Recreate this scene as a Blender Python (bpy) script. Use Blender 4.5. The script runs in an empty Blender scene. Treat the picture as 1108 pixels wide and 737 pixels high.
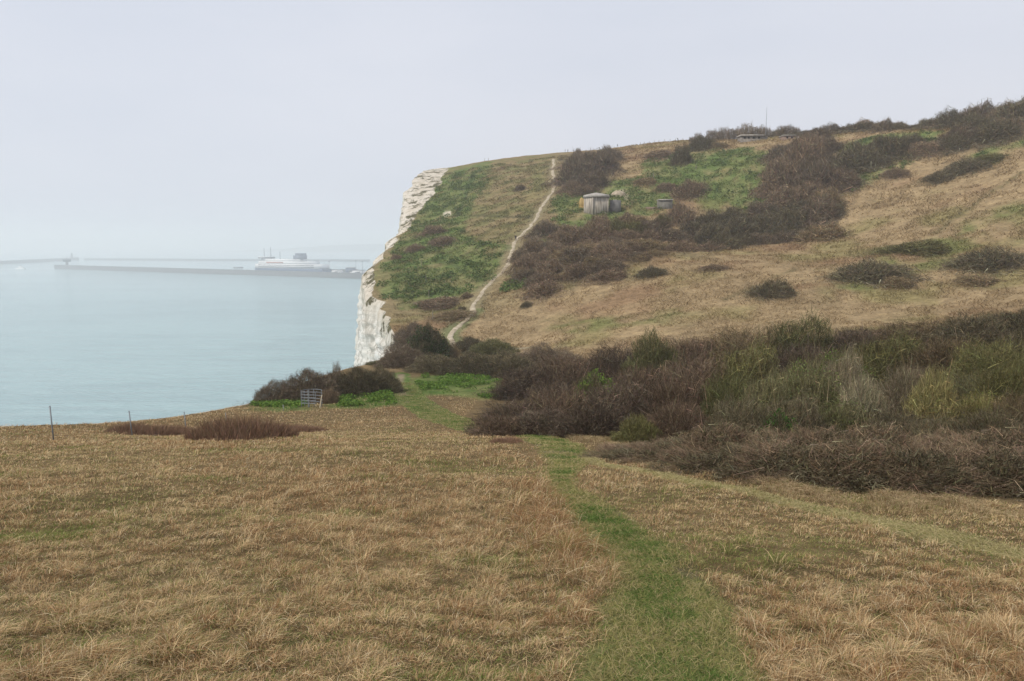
import bpy, math, random
import numpy as np
from mathutils import Vector, Matrix, Quaternion
rng = np.random.default_rng(7)
random.seed(7)
D = bpy.data
scene = bpy.context.scene
COL = scene.collection

# ------------------------------------------------------------------ camera
W0, H0, F = 1108.0, 737.0, 803.0          # photograph frame and focal length in its pixels
EYE = 80.0                                # eye height above the sea
HORIZ = 264.0
TH = math.atan((H0 / 2 - HORIZ) / F)
CT, ST = math.cos(TH), math.sin(TH)

def ray(px, py):
    dx = (px - W0 / 2) / F
    dy = -(py - H0 / 2) / F
    return np.array([dx, CT + dy * ST, -ST + dy * CT])

def P(px, py, Y):
    """point seen at photo pixel (px,py) at forward distance Y (z relative to the eye)"""
    d = ray(px, py)
    return d * (Y / d[1])

def sea_pt(px, py):
    d = ray(px, py)
    p = d * (-EYE / d[2])
    return np.array([p[0], p[1], 0.0])

cam_d = D.cameras.new("camera")
cam_d.sensor_width = 36.0
cam_d.sensor_fit = 'HORIZONTAL'
cam_d.lens = 36.0 * F / W0
cam_d.clip_start = 0.05
cam_d.clip_end = 60000
cam = D.objects.new("camera", cam_d)
COL.objects.link(cam)
cam.location = (0, 0, EYE)
cam.rotation_euler = (math.pi / 2 - TH, 0, 0)
scene.camera = cam

# ------------------------------------------------------------------ helpers
def tag(o, label=None, cat=None, group=None, kind=None):
    if label: o["label"] = label
    if cat: o["category"] = cat
    if group: o["group"] = group
    if kind: o["kind"] = kind
    return o

def link(name, me, mat=None, parent=None):
    o = D.objects.new(name, me)
    COL.objects.link(o)
    if mat is not None:
        if me.materials:
            pass
        else:
            me.materials.append(mat)
    if parent is not None:
        o.parent = parent
    return o

def empty(name, loc, rot=None, scale=None):
    o = D.objects.new(name, None)
    COL.objects.link(o)
    o.empty_display_size = 0.1
    o.location = loc
    if rot is not None:
        o.rotation_mode = 'QUATERNION'
        o.rotation_quaternion = rot
    if scale is not None:
        o.scale = scale
    return o

def mesh_np(name, V, loops, starts, col=None, smooth=False):
    me = D.meshes.new(name)
    V = np.asarray(V, dtype=np.float32)
    loops = np.asarray(loops, dtype=np.int32).ravel()
    starts = np.asarray(starts, dtype=np.int32).ravel()
    me.vertices.add(len(V))
    me.vertices.foreach_set("co", V.ravel())
    me.loops.add(len(loops))
    me.loops.foreach_set("vertex_index", loops)
    me.polygons.add(len(starts))
    me.polygons.foreach_set("loop_start", starts)
    if smooth:
        me.polygons.foreach_set("use_smooth", np.ones(len(starts), dtype=bool))
    me.update(calc_edges=True)
    if col is not None:
        a = me.color_attributes.new("Col", 'FLOAT_COLOR', 'POINT')
        c = np.ones((len(V), 4), dtype=np.float32)
        c[:, :3] = col
        a.data.foreach_set("color", c.ravel())
    return me

def quads_np(name, V, Q, col=None, smooth=False):
    Q = np.asarray(Q)
    return mesh_np(name, V, Q, np.arange(len(Q)) * 4, col, smooth)

def grid_quads(nr, nc):
    i = np.arange(nr - 1)[:, None] * nc + np.arange(nc - 1)[None, :]
    return np.stack([i, i + 1, i + nc + 1, i + nc], -1).reshape(-1, 4)

def ribbons(name, P0, P1, P2, w0, w1, col, side=None):
    """many thin tapering blades/twigs: base P0, middle P1, tip P2"""
    n = len(P0)
    if side is None:
        s = np.cross(P2 - P0, rng.normal(size=(n, 3)))
    else:
        s = side
    s = s / (np.linalg.norm(s, axis=1, keepdims=True) + 1e-9)
    w0 = np.broadcast_to(w0, (n,))[:, None] * 0.5
    w1 = np.broadcast_to(w1, (n,))[:, None] * 0.5
    V = np.stack([P0 - s * w0, P0 + s * w0, P1 - s * w1, P1 + s * w1, P2], 1).reshape(-1, 3)
    b = np.arange(n)[:, None] * 5
    loops = b + np.array([0, 1, 3, 2, 2, 3, 4])[None, :]
    starts = (np.arange(n)[:, None] * 7 + np.array([0, 4])[None, :])
    return mesh_np(name, V, loops, starts, np.repeat(col, 5, axis=0))

def leaves(name, C, size, col, up=0.5):
    """many diamond leaves at centres C"""
    n = len(C)
    nrm = rng.normal(size=(n, 3)); nrm[:, 2] = np.abs(nrm[:, 2]) + up
    nrm /= np.linalg.norm(nrm, axis=1, keepdims=True)
    t = np.cross(nrm, rng.normal(size=(n, 3))); t /= np.linalg.norm(t, axis=1, keepdims=True) + 1e-9
    b = np.cross(nrm, t)
    s = np.broadcast_to(size, (n,))[:, None]
    V = np.stack([C - t * s, C + b * s * .55 + nrm * s * .15, C + t * s, C - b * s * .55 + nrm * s * .15], 1).reshape(-1, 3)
    Q = np.arange(n * 4).reshape(-1, 4)
    return quads_np(name, V, Q, np.repeat(col, 4, axis=0))

def tubes(P0, P1, r0, r1, sides=5):
    """separate tapered tubes -> V, Q arrays"""
    P0 = np.asarray(P0, float); P1 = np.asarray(P1, float)
    n = len(P0)
    d = P1 - P0
    d = d / (np.linalg.norm(d, axis=1, keepdims=True) + 1e-9)
    ref = np.where(np.abs(d[:, 2:3]) > 0.9, np.array([[1., 0, 0]]), np.array([[0, 0, 1.]]))
    a = np.cross(d, ref); a /= np.linalg.norm(a, axis=1, keepdims=True)
    b = np.cross(d, a)
    r0 = np.broadcast_to(r0, (n,)); r1 = np.broadcast_to(r1, (n,))
    ang = np.arange(sides) * 2 * math.pi / sides
    off = a[:, None, :] * np.cos(ang)[None, :, None] + b[:, None, :] * np.sin(ang)[None, :, None]
    A = P0[:, None, :] + off * r0[:, None, None]
    B = P1[:, None, :] + off * r1[:, None, None]
    V = np.concatenate([A, B], 1).reshape(-1, 3)
    base = np.arange(n)[:, None, None] * (2 * sides)
    k = np.arange(sides)
    q = np.stack([k, (k + 1) % sides, sides + (k + 1) % sides, sides + k], -1)[None]
    Q = (base + q).reshape(-1, 4)
    return V, Q

def merge(parts):
    Vs, Qs, o = [], [], 0
    for V, Q in parts:
        Vs.append(np.asarray(V, float)); Qs.append(np.asarray(Q) + o); o += len(V)
    return np.concatenate(Vs), np.concatenate(Qs)

def box(x0, x1, y0, y1, z0, z1):
    V = np.array([[x, y, z] for z in (z0, z1) for y in (y0, y1) for x in (x0, x1)], float)
    Q = np.array([[0, 2, 3, 1], [4, 5, 7, 6], [0, 1, 5, 4], [2, 6, 7, 3], [0, 4, 6, 2], [1, 3, 7, 5]])
    return V, Q

def path_tube(pts, r, sides=6):
    pts = np.asarray(pts, float)
    return tubes(pts[:-1], pts[1:], r, r, sides)

# --- value noise
def _h(ix, iy, iz, seed):
    n = (ix.astype(np.int64) * 374761393 + iy.astype(np.int64) * 668265263 + iz.astype(np.int64) * 2147483647 + seed * 1274126177) & 0xffffffff
    n = ((n ^ (n >> 13)) * 1274126177) & 0xffffffff
    n = ((n ^ (n >> 16)) * 2246822519) & 0xffffffff
    return ((n ^ (n >> 15)) & 0xffff) / 32767.5 - 1.0

def vnoise(x, y, z=None, seed=0):
    x = np.asarray(x, float); y = np.asarray(y, float)
    z = np.zeros_like(x) if z is None else np.asarray(z, float)
    ix, iy, iz = np.floor(x), np.floor(y), np.floor(z)
    fx, fy, fz = x - ix, y - iy, z - iz
    u, v, w = [t * t * (3 - 2 * t) for t in (fx, fy, fz)]
    r = 0
    for dx in (0, 1):
        for dy in (0, 1):
            for dz in (0, 1):
                r = r + _h(ix + dx, iy + dy, iz + dz, seed) * (u if dx else 1 - u) * (v if dy else 1 - v) * (w if dz else 1 - w)
    return r

def fbm(x, y, z=None, seed=0, oct=4, gain=.5):
    s, a, f, t = 0, 1.0, 1.0, 0
    for i in range(oct):
        s = s + a * vnoise(np.asarray(x) * f, np.asarray(y) * f, None if z is None else np.asarray(z) * f, seed + i)
        t += a; a *= gain; f *= 2.03
    return s / t

def sstep(a, b, x):
    t = np.clip((x - a) / (b - a), 0, 1)
    return t * t * (3 - 2 * t)

def dist_poly(X, Y, pts, closed=False):
    """distance to a polyline and parameter along it; sign by winding when closed (negative inside)"""
    pts = np.asarray(pts, float)[:, :2]
    X = np.asarray(X, float); Y = np.asarray(Y, float)
    n = len(pts)
    best = np.full(X.shape, 1e18); par = np.zeros(X.shape)
    inside = np.zeros(X.shape, bool)
    for i in range(n if closed else n - 1):
        a, b = pts[i], pts[(i + 1) % n]
        d = b - a; L = d @ d + 1e-12
        t = np.clip(((X - a[0]) * d[0] + (Y - a[1]) * d[1]) / L, 0, 1)
        q = (X - a[0] - t * d[0]) ** 2 + (Y - a[1] - t * d[1]) ** 2
        m = q < best
        best = np.where(m, q, best); par = np.where(m, i + t, par)
        if closed:
            c = ((a[1] > Y) != (b[1] > Y)) & (X < (b[0] - a[0]) * (Y - a[1]) / (b[1] - a[1] + 1e-12) + a[0])
            inside ^= c
    best = np.sqrt(best)
    return (np.where(inside, -best, best), par)

# ------------------------------------------------------------------ materials
def nodes(m):
    m.use_nodes = True
    nt = m.node_tree
    nt.nodes.clear()
    return nt, nt.nodes, nt.links

def N(nt, t, **kw):
    n = nt.nodes.new(t)
    for k, v in kw.items():
        if k.startswith("i_"):
            n.inputs[k[2:].replace("_", " ")].default_value = v
        else:
            setattr(n, k, v)
    return n

def plant_mat(name, base, trans=0.0, var=0.25, leaf=False):
    """albedo = base * per-blade colour attribute, plus slow colour drift over the plant"""
    m = D.materials.new(name)
    nt, ns, ls = nodes(m)
    out = N(nt, "ShaderNodeOutputMaterial")
    at = N(nt, "ShaderNodeAttribute", attribute_name="Col")
    oi = N(nt, "ShaderNodeObjectInfo")
    hsv = N(nt, "ShaderNodeHueSaturation")
    mr = N(nt, "ShaderNodeMapRange"); mr.inputs[3].default_value = 1 - var; mr.inputs[4].default_value = 1 + var
    ls.new(oi.outputs["Random"], mr.inputs[0])
    ls.new(mr.outputs[0], hsv.inputs["Value"])
    mul = N(nt, "ShaderNodeMix", data_type='RGBA', blend_type='MULTIPLY')
    mul.inputs[0].default_value = 1
    mul.inputs[6].default_value = (*base, 1)
    ls.new(at.outputs["Color"], mul.inputs[7])
    ls.new(mul.outputs[2], hsv.inputs["Color"])
    df = N(nt, "ShaderNodeBsdfDiffuse")
    ls.new(hsv.outputs[0], df.inputs[0])
    if trans > 0:
        tr = N(nt, "ShaderNodeBsdfTranslucent")
        ls.new(hsv.outputs[0], tr.inputs[0])
        mx = N(nt, "ShaderNodeMixShader"); mx.inputs[0].default_value = trans
        ls.new(df.outputs[0], mx.inputs[1]); ls.new(tr.outputs[0], mx.inputs[2])
        ls.new(mx.outputs[0], out.inputs[0])
    else:
        ls.new(df.outputs[0], out.inputs[0])
    return m

def plain_mat(name, base, rough=.8, metal=0.0, noise=0.0, scale=3.0, dark=None, bump=0.0, stretch=(1, 1, 1), spec=.3):
    m = D.materials.new(name)
    nt, ns, ls = nodes(m)
    out = N(nt, "ShaderNodeOutputMaterial")
    b = N(nt, "ShaderNodeBsdfPrincipled")
    b.inputs["Roughness"].default_value = rough
    b.inputs["Metallic"].default_value = metal
    b.inputs["Specular IOR Level"].default_value = spec
    b.inputs["Base Color"].default_value = (*base, 1)
    ls.new(b.outputs[0], out.inputs[0])
    if noise > 0:
        tc = N(nt, "ShaderNodeTexCoord")
        mp = N(nt, "ShaderNodeMapping"); mp.inputs["Scale"].default_value = stretch
        ls.new(tc.outputs["Object"], mp.inputs[0])
        nz = N(nt, "ShaderNodeTexNoise"); nz.inputs["Scale"].default_value = scale; nz.inputs["Detail"].default_value = 8
        nz.inputs["Roughness"].default_value = .65
        ls.new(mp.outputs[0], nz.inputs["Vector"])
        cr = N(nt, "ShaderNodeMapRange"); cr.inputs[1].default_value = .35; cr.inputs[2].default_value = .65
        ls.new(nz.outputs[0], cr.inputs[0])
        mx = N(nt, "ShaderNodeMix", data_type='RGBA')
        dk = dark or tuple(c * (1 - noise) for c in base)
        mx.inputs[6].default_value = (*dk, 1); mx.inputs[7].default_value = (*base, 1)
        ls.new(cr.outputs[0], mx.inputs[0])
        ls.new(mx.outputs[2], b.inputs["Base Color"])
        if bump > 0:
            bp = N(nt, "ShaderNodeBump"); bp.inputs["Strength"].default_value = bump; bp.inputs["Distance"].default_value = .1
            ls.new(nz.outputs[0], bp.inputs["Height"])
            ls.new(bp.outputs[0], b.inputs["Normal"])
    return m
# ------------------------------------------------------------------ cliff line (Y, top pixel, crest pixel)
ST_PX = [(350, (480, 189.5), (451, 190.5)), (320, (472, 206), (438, 211)), (280, (447, 239), (435, 244)), (240, (426, 262), (415, 272)),
         (210, (407, 287), (396, 295)), (192, (400, 303), (387, 312)), (181, (406, 316), (399, 322)), (170, (413, 328), (410, 333)),
         (150, (424, 345), (422, 350)), (120, (427, 378), (425, 384))]
top, brk = [], []
for x, y in [(700, 2600), (60, 900), (-18, 600), (-33, 420)]:
    top.append((x, y, 42.0)); brk.append((x - 12, y, 40.0))
for Y, a, b in ST_PX:
    p = P(*a, Y); top.append(tuple(p))
    q = P(*b, Y); brk.append(tuple(q))
near = [(-19.2, 100), (-21.0, 82), (-22.8, 64), (-22.3, 50), (-23.3, 36), (-26, 22), (-30, 2), (-36, -30), (-70, -200), (-260, -900)]

# ------------------------------------------------------------------ terrain height: thin plate spline through surveyed points
ctrl = []
def cp(px, py, Y): ctrl.append(tuple(P(px, py, Y)))
def cw(x, y, z): ctrl.append((x, y, z))
SL = .19
for x, y in [(0, 0), (-1.5, 3.6), (1.5, 3.6), (-4, 7), (4, 7), (-6, 12), (0, 12), (7, 12), (0, 20), (12, 18)]:
    cw(x, y, -1.62 - SL * y - (0.012 * x if x > 0 else 0))
cp(56, 475, 25.5); cp(142, 473, 30); cp(201, 470, 36); cp(335, 441, 55); cp(5, 461, 34); cp(435, 430, 63); cp(433, 404, 82)
cp(275, 438, 62); cp(540, 437, 60); cp(440, 455, 42); cp(520, 466, 31); cp(300, 455, 46); cp(150, 458, 42)
cw(14, 30, -7.3); cw(24, 45, -8.3); cw(34, 50, -7.2); cw(16, 60, -11.2); cw(45, 60, -7.0); cw(5, 60, -12.6); cw(60, 70, -6.5)
cw(2, 85, -15.2); cw(20, 85, -13.6); cw(45, 85, -10.0); cw(80, 90, -6)
cp(500, 385, 118); cp(600, 379, 115); cp(700, 362, 112); cp(800, 352, 110); cp(900, 350, 107); cp(1000, 345, 105); cp(1108, 336, 100)
cp(490, 376, 128); cp(512, 335, 152); cp(540, 298, 180); cp(556, 262, 207); cp(585, 228, 240); cp(601, 200, 275); cp(600, 181, 318)
cp(600, 171, 352); cp(530, 180, 352); cp(660, 162, 350); cp(740, 152.5, 338); cp(830, 149.5, 312); cp(880, 146, 290); cp(950, 141, 265); cp(1020, 138, 248); cp(1108, 131, 226)
cp(1300, 100, 205)
cp(645, 226, 232); cp(720, 226, 228); cp(800, 258, 200); cp(900, 215, 205); cp(900, 262, 172); cp(1000, 200, 196); cp(1108, 160, 196)
cp(1108, 200, 172); cp(1000, 262, 152); cp(1108, 290, 124); cp(950, 312, 124); cp(835, 322, 124); cp(706, 300, 148); cp(588, 318, 152)
cp(700, 250, 200); cp(620, 290, 165); cp(480, 330, 165); cp(450, 300, 190); cp(500, 235, 265); cp(560, 205, 285); cp(490, 212, 300)
cp(440, 340, 154); cp(470, 270, 222)
for Yv, dz in ((430, 3.5), (650, 2), (1400, 0)):
    for u in (-.05, .25, .6, 1.0):
        cw(u * Yv, Yv, 42.5 + dz + 14 * u)
cw(330, 240, 52); cw(260, 90, 38); cw(200, 0, 33); cw(110, 40, 4); cw(120, 90, 8); cw(80, 0, 8); cw(30, 0, -.6); cw(25, 20, -4.2)
cw(0, -12, .9); cw(0, -50, 9); cw(60, -60, 16); cw(-25, -30, 3); cw(0, -250, 30); cw(-60, -200, 22); cw(200, -250, 40); cw(600, 0, 55); cw(-200, -900, 35); cw(300, -900, 45); cw(1300, -600, 55); cw(1300, 600, 58)
for px_, py_, Y_ in ((880, 146, 290), (950, 141, 265), (1020, 138, 248), (1108, 131, 226), (1300, 100, 205)):
    q_ = P(px_, py_, Y_)
    for m_, dz_ in ((1.08, .8), (1.2, 1.5), (1.4, 2.5)): cw(q_[0] * m_, q_[1] * m_, q_[2] + dz_)
for t in top: ctrl.append(t)
ctrl = np.array(ctrl)
# near cliff tops follow the spline itself
def tps_fit(C, lam):
    n = len(C)
    S = 100.0
    xy = C[:, :2] / S
    r2 = ((xy[:, None] - xy[None]) ** 2).sum(-1)
    K = np.where(r2 > 0, r2 * np.log(r2 + 1e-12), 0) + lam * np.eye(n)
    Pm = np.c_[np.ones(n), xy]
    A = np.block([[K, Pm], [Pm.T, np.zeros((3, 3))]])
    return np.linalg.solve(A, np.r_[C[:, 2], np.zeros(3)]), xy, S
TW, TXY, TS = tps_fit(ctrl, 2e-4)
def base_h(X, Y):
    X = np.asarray(X, float); Y = np.asarray(Y, float)
    sh = X.shape
    x = X.ravel() / TS; y = Y.ravel() / TS
    out = np.empty(len(x))
    for i in range(0, len(x), 40000):
        xs, ys = x[i:i + 40000, None], y[i:i + 40000, None]
        r2 = (xs - TXY[None, :, 0]) ** 2 + (ys - TXY[None, :, 1]) ** 2
        out[i:i + 40000] = (np.where(r2 > 1e-12, r2 * np.log(r2 + 1e-12), 0)) @ TW[:-3] + TW[-3] + TW[-2] * xs[:, 0] + TW[-1] * ys[:, 0]
    return out.reshape(sh)

# polar survey grid
FR = np.concatenate([np.linspace(-44, 44, 760), np.linspace(44, 316, 92)[1:-1]])
FR = np.r_[FR, 316.0]
RR = np.concatenate([[0.02, .5, 1.0, 1.4], np.geomspace(1.8, 420, 470), np.geomspace(440, 2600, 24)])
A_, R_ = np.meshgrid(np.radians(FR), RR)
GX, GY = R_ * np.sin(A_), R_ * np.cos(A_)
def land_noise(X, Y):
    r = np.hypot(X, Y)
    n = .05 * fbm(X / .9, Y / .9, seed=3, oct=3) * sstep(80, 20, r) + .10 * fbm(X / 4, Y / 4, seed=5, oct=3)
    far = sstep(90, 150, Y)
    n += far * (.45 * fbm(X / 9, Y / 9, seed=9, oct=4) + .5 * fbm(X / 22, Y / 22, seed=19, oct=3))
    # sheep-track terracing along the hill contours
    n += far * .12 * np.sin(base_cache * 4.2 + 3 * fbm(X / 25, Y / 25, seed=4)) * sstep(-.2, .4, fbm(X / 18, Y / 18, seed=8))
    return n
base_cache = base_h(GX, GY)
GH = base_cache + land_noise(GX, GY)
lr = np.log(RR)
def H(X, Y):
    """ground height (relative to the eye) read from the survey grid itself"""
    X = np.asarray(X, float); Y = np.asarray(Y, float)
    a = np.degrees(np.arctan2(X, Y)); a = np.where(a < -44, a + 360, a)
    c = np.interp(a, FR, np.arange(len(FR))); r = np.interp(np.log(np.hypot(X, Y) + 1e-6), lr, np.arange(len(RR)))
    c0 = np.clip(c.astype(int), 0, len(FR) - 2); r0 = np.clip(r.astype(int), 0, len(RR) - 2)
    u, v = c - c0, r - r0
    return (GH[r0, c0] * (1 - u) * (1 - v) + GH[r0, c0 + 1] * u * (1 - v) + GH[r0 + 1, c0] * (1 - u) * v + GH[r0 + 1, c0 + 1] * u * v)

YS = np.geomspace(2.2, 480, 5000)
def hit(px, py, y0=2.2):
    """first ground point seen at a photo pixel, as world coordinates"""
    d = ray(px, py)
    t = YS[YS >= y0] / d[1]
    z = t * d[2]
    below = z <= H(t * d[0], t * d[1])
    if not below.any():
        return None
    i = int(np.argmax(below))
    i = max(i, 1)
    p = d * (t[i] + t[i - 1]) / 2
    return np.array([p[0], p[1], float(H(p[0], p[1])) + EYE])
def hits(pl, y0=2.2):
    r = [hit(*p, y0) for p in pl]
    return np.array([p for p in r if p is not None])

# ------------------------------------------------------------------ cliff edge in plan, wiggled
edge = top + [(x, y, None) for x, y in near]
edge = np.array([(e[0], e[1]) for e in edge])
brk_o = np.array([(brk[i][0] - top[i][0], brk[i][1] - top[i][1], brk[i][2] - top[i][2]) for i in range(len(brk))] + [(-.7, 0, -.6)] * len(near))
seg = np.r_[0, np.cumsum(np.linalg.norm(np.diff(edge, axis=0), axis=1))]
sv = [seg[0]]
while sv[-1] < seg[-1]:
    yy = np.interp(sv[-1], seg, edge[:, 1])
    sv.append(sv[-1] + (.8 if -5 < yy < 420 else 6 if abs(yy) < 950 else 30))
sv = np.array(sv[:-1])
EX = np.interp(sv, seg, edge[:, 0]); EY = np.interp(sv, seg, edge[:, 1])
k = np.ones(9) / 9
pad = lambda a: np.convolve(np.r_[[a[0]] * 4, a, [a[-1]] * 4], k, 'valid')
EX, EY = pad(EX), pad(EY)
wig = sstep(105, 140, EY)
EXw = EX + wig * (2.0 * fbm(EY / 9, EX * 0, seed=41, oct=4)) + (1 - wig) * .5 * fbm(EY / 5, EX * 0, seed=43, oct=3)
EDGE = np.c_[EXw, EY]
BO = np.stack([pad(np.interp(sv, seg, brk_o[:, i])) for i in range(3)], 1)
LAND = np.r_[EDGE, [[9000, -900], [9000, 2600]]]

sd, par = dist_poly(GX, GY, LAND, True)
inside = sd < 0
# ------------------------------------------------------------------ zones (plan-view polygons and paths found on the ground)
main_path_px = [(731, 737), (727, 685), (711, 630), (690, 595), (660, 569), (630, 543), (610, 528), (605, 516), (614, 501), (610, 486), (590, 474), (560, 469), (520, 464), (488, 455), (466, 445), (449, 434), (439, 422), (434, 412), (434, 404)]
MAIN = hits(main_path_px)
MAIN = np.r_[[[.95, -4, 0], [.85, .5, 0]], MAIN]
SIDE = hits([(632, 496), (660, 505), (700, 511), (725, 516), (782, 527), (838, 541), (864, 547), (929, 561), (993, 575), (1050, 589), (1108, 603), (1150, 613)])
CH_PX = [(600, 172), (598, 180), (598, 188), (601, 198), (598, 207), (590, 219), (582, 232), (578, 240), (572, 247), (562, 256), (556, 264), (553, 275), (548, 287), (540, 298), (529, 307), (523, 313), (518, 322), (512, 331), (513, 337), (505, 345), (494, 353), (488, 360), (489, 369), (494, 377)]
CHALK_PATH = hits(CH_PX)
GREEN_LINK = hits([(514, 336), (508, 343), (496, 352), (490, 357), (487, 363), (489, 370), (493, 377)])
CROSS = hits([(430, 398), (470, 390), (510, 383), (545, 379), (580, 375)], 95)
zone_px = {
 'lush': [
  [(440, 302), (470, 298), (520, 262), (548, 266), (542, 296), (515, 316), (480, 324), (440, 336)],
  [(479, 191), (536, 181), (522, 203), (506, 232), (500, 250), (520, 262), (530, 275), (508, 292), (480, 302), (462, 320), (434, 336), (402, 303), (428, 263), (446, 240)],
  [(598, 252), (603, 214), (640, 204), (690, 190), (700, 175), (740, 164), (800, 161), (832, 165), (846, 178), (836, 200), (800, 222), (770, 212), (735, 210), (715, 226), (690, 234), (650, 246), (615, 254)],
  [(905, 216), (925, 184), (985, 162), (1000, 172), (960, 190), (925, 205)],
  [(900, 162), (960, 144), (1022, 142), (1018, 154), (940, 168)],
  [(1050, 170), (1108, 149), (1130, 150), (1108, 160), (1060, 173)],
  [(540, 318), (548, 296), (575, 268), (600, 248), (606, 288), (580, 308)],
  [(438, 411), (480, 405), (540, 409), (550, 430), (520, 432), (480, 428), (444, 428)],
  [(276, 436), (330, 428), (336, 444), (300, 446), (278, 444)],
  [(352, 430), (430, 424), (436, 438), (395, 442), (356, 442)],
  [(800, 235), (830, 208), (850, 190), (845, 180), (870, 168), (860, 200), (830, 225)],
 ],
 'mixed': [
  [(540, 181), (596, 174), (594, 194), (560, 202), (530, 206)],
  [(470, 330), (490, 290), (560, 255), (600, 215), (600, 185), (520, 186), (500, 215), (480, 262), (505, 275), (470, 300), (440, 335)],
  [(900, 300), (1000, 262), (1108, 215), (1108, 250), (1010, 290), (920, 320)],
  [(700, 186), (740, 172), (800, 160), (850, 165), (850, 190), (830, 214), (795, 238), (760, 225), (740, 205), (720, 205)],
  [(495, 285), (540, 262), (552, 266), (545, 282), (515, 308), (500, 318)],
  [(500, 230), (520, 190), (595, 178), (597, 200), (580, 228), (560, 235)],
  [(455, 325), (500, 305), (520, 312), (505, 335), (470, 345), (430, 345)],
  [(1060, 250), (1108, 240), (1108, 262), (1050, 262)],
  [(600, 345), (700, 340), (760, 335), (720, 350), (610, 362)],
 ]}
def zone_w(polys, X, Y, soft, nz):
    w = np.zeros(X.shape)
    for pl in polys:
        pts = hits(pl, 40)
        if len(pts) < 3: continue
        pts[:, :2] *= np.where(pts[:, 1:2] > 318, 1.12, 1)      # zones that reach the brow run on over it
        m = (X > pts[:, 0].min() - 12) & (X < pts[:, 0].max() + 12) & (Y > pts[:, 1].min() - 15) & (Y < pts[:, 1].max() + 15)
        if not m.any(): continue
        d, _ = dist_poly(X[m], Y[m], pts, True)
        w[m] = np.maximum(w[m], sstep(soft, -soft, d + nz[m]))
    return w
def path_w(X, Y, pts, half, soft, nz=0):
    d, p = dist_poly(X, Y, pts)
    return sstep(half + soft, half - soft, d + nz)
def main_half(Y): return np.interp(Y, [3.6, 4.4, 5.6, 6.9, 8.1, 9.7, 11, 12.4, 14.5, 17.5, 22, 32, 60, 80], [.42, .37, .37, .42, .43, .35, .28, .29, .46, .58, .70, 1.1, 1.5, .9])

def zones(X, Y):
    """weights of green path, lush green, mixed, at ground points"""
    r = np.hypot(X, Y)
    n1 = fbm(X / 1.3, Y / 1.3, seed=21, oct=4); n2 = fbm(X / 7, Y / 7, seed=22, oct=4)
    d, _ = dist_poly(X, Y, MAIN)
    near_p = d < 4
    pw = sstep(.13, -.13, d - main_half(Y) + .24 * n1)
    pw *= sstep(90, 80, Y)
    pc = np.maximum(pw, path_w(X, Y, GREEN_LINK, 1.7, .9, n1))
    sw = path_w(X, Y, SIDE, .25, .14, .22 * n1)
    lush = zone_w(zone_px['lush'], X, Y, 1.3, 3.0 * n2 * sstep(60, 140, Y) + .8 * n1)
    mixd = zone_w(zone_px['mixed'], X, Y, 4, 5 * n2)
    lush = lush * np.where(Y > 95, .35 + .65 * sstep(-.45, .25, fbm(X / 6, Y / 6, seed=23, oct=4)), 1)
    return pc, sw, lush, mixd, n1, n2
pc, sw, lush, mixd, n1, n2 = zones(GX, GY)
def mixc(a, b, w): return a * (1 - w[..., None]) + np.asarray(b) * w[..., None]
far = sstep(75, 110, GY)
C = np.zeros(GX.shape + (3,)) + np.array([.155, .112, .060])
tan = np.array([.282, .208, .118]) * (1 + .22 * n2[..., None]) 
tan = mixc(tan, (.205, .180, .075), sstep(.05, .5, fbm(GX / 12, GY / 12, seed=31, oct=4)) * .65)
tan = mixc(tan, (.20, .120, .070), sstep(.1, .55, fbm(GX / 16, GY / 10, seed=33, oct=4)) * .6)
C = C * (1 - far[..., None]) + tan * far[..., None]
lushc = mixc(np.zeros(C.shape) + np.array([.090, .142, .040]), (.155, .182, .066), sstep(-.2, .4, fbm(GX / 4, GY / 4, seed=34, oct=3)))
C = mixc(C, (.125, .150, .048), mixd * sstep(-.35, .35, fbm(GX / 5, GY / 5, seed=35, oct=3)) * .8)
head = sstep(12, -6, GX - (.10 * GY - 8)) * sstep(140, 160, GY)       # the headland slope beside the path is greyer
C = mixc(C, (.165, .140, .070), head * .5)
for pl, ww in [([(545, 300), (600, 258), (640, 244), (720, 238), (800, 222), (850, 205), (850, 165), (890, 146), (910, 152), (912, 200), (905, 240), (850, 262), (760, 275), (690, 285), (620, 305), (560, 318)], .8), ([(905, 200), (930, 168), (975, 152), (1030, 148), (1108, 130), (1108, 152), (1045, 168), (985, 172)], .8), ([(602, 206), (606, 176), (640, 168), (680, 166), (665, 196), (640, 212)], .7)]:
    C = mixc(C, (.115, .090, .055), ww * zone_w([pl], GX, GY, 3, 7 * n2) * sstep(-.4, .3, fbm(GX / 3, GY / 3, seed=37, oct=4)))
C = mixc(C, lushc, lush * np.clip(.85 + .3 * n1, 0, 1))
C = mixc(C, (.140, .155, .058), pc * .95)
C = mixc(C, (.085, .140, .036), pc * sstep(22, 34, GY) * .8)
C = mixc(C, (.20, .160, .095), pc * sstep(.28, .5, fbm(GX / .7, GY / .9, seed=36, oct=4)) * .8)
C = mixc(C, (.27, .24, .12), sw * .85)
C = mixc(C, (.25, .20, .135), path_w(GX, GY, hits([(435, 428), (433, 418), (434, 405)]), .35, .25, .15 * n1) * .9)
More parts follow.
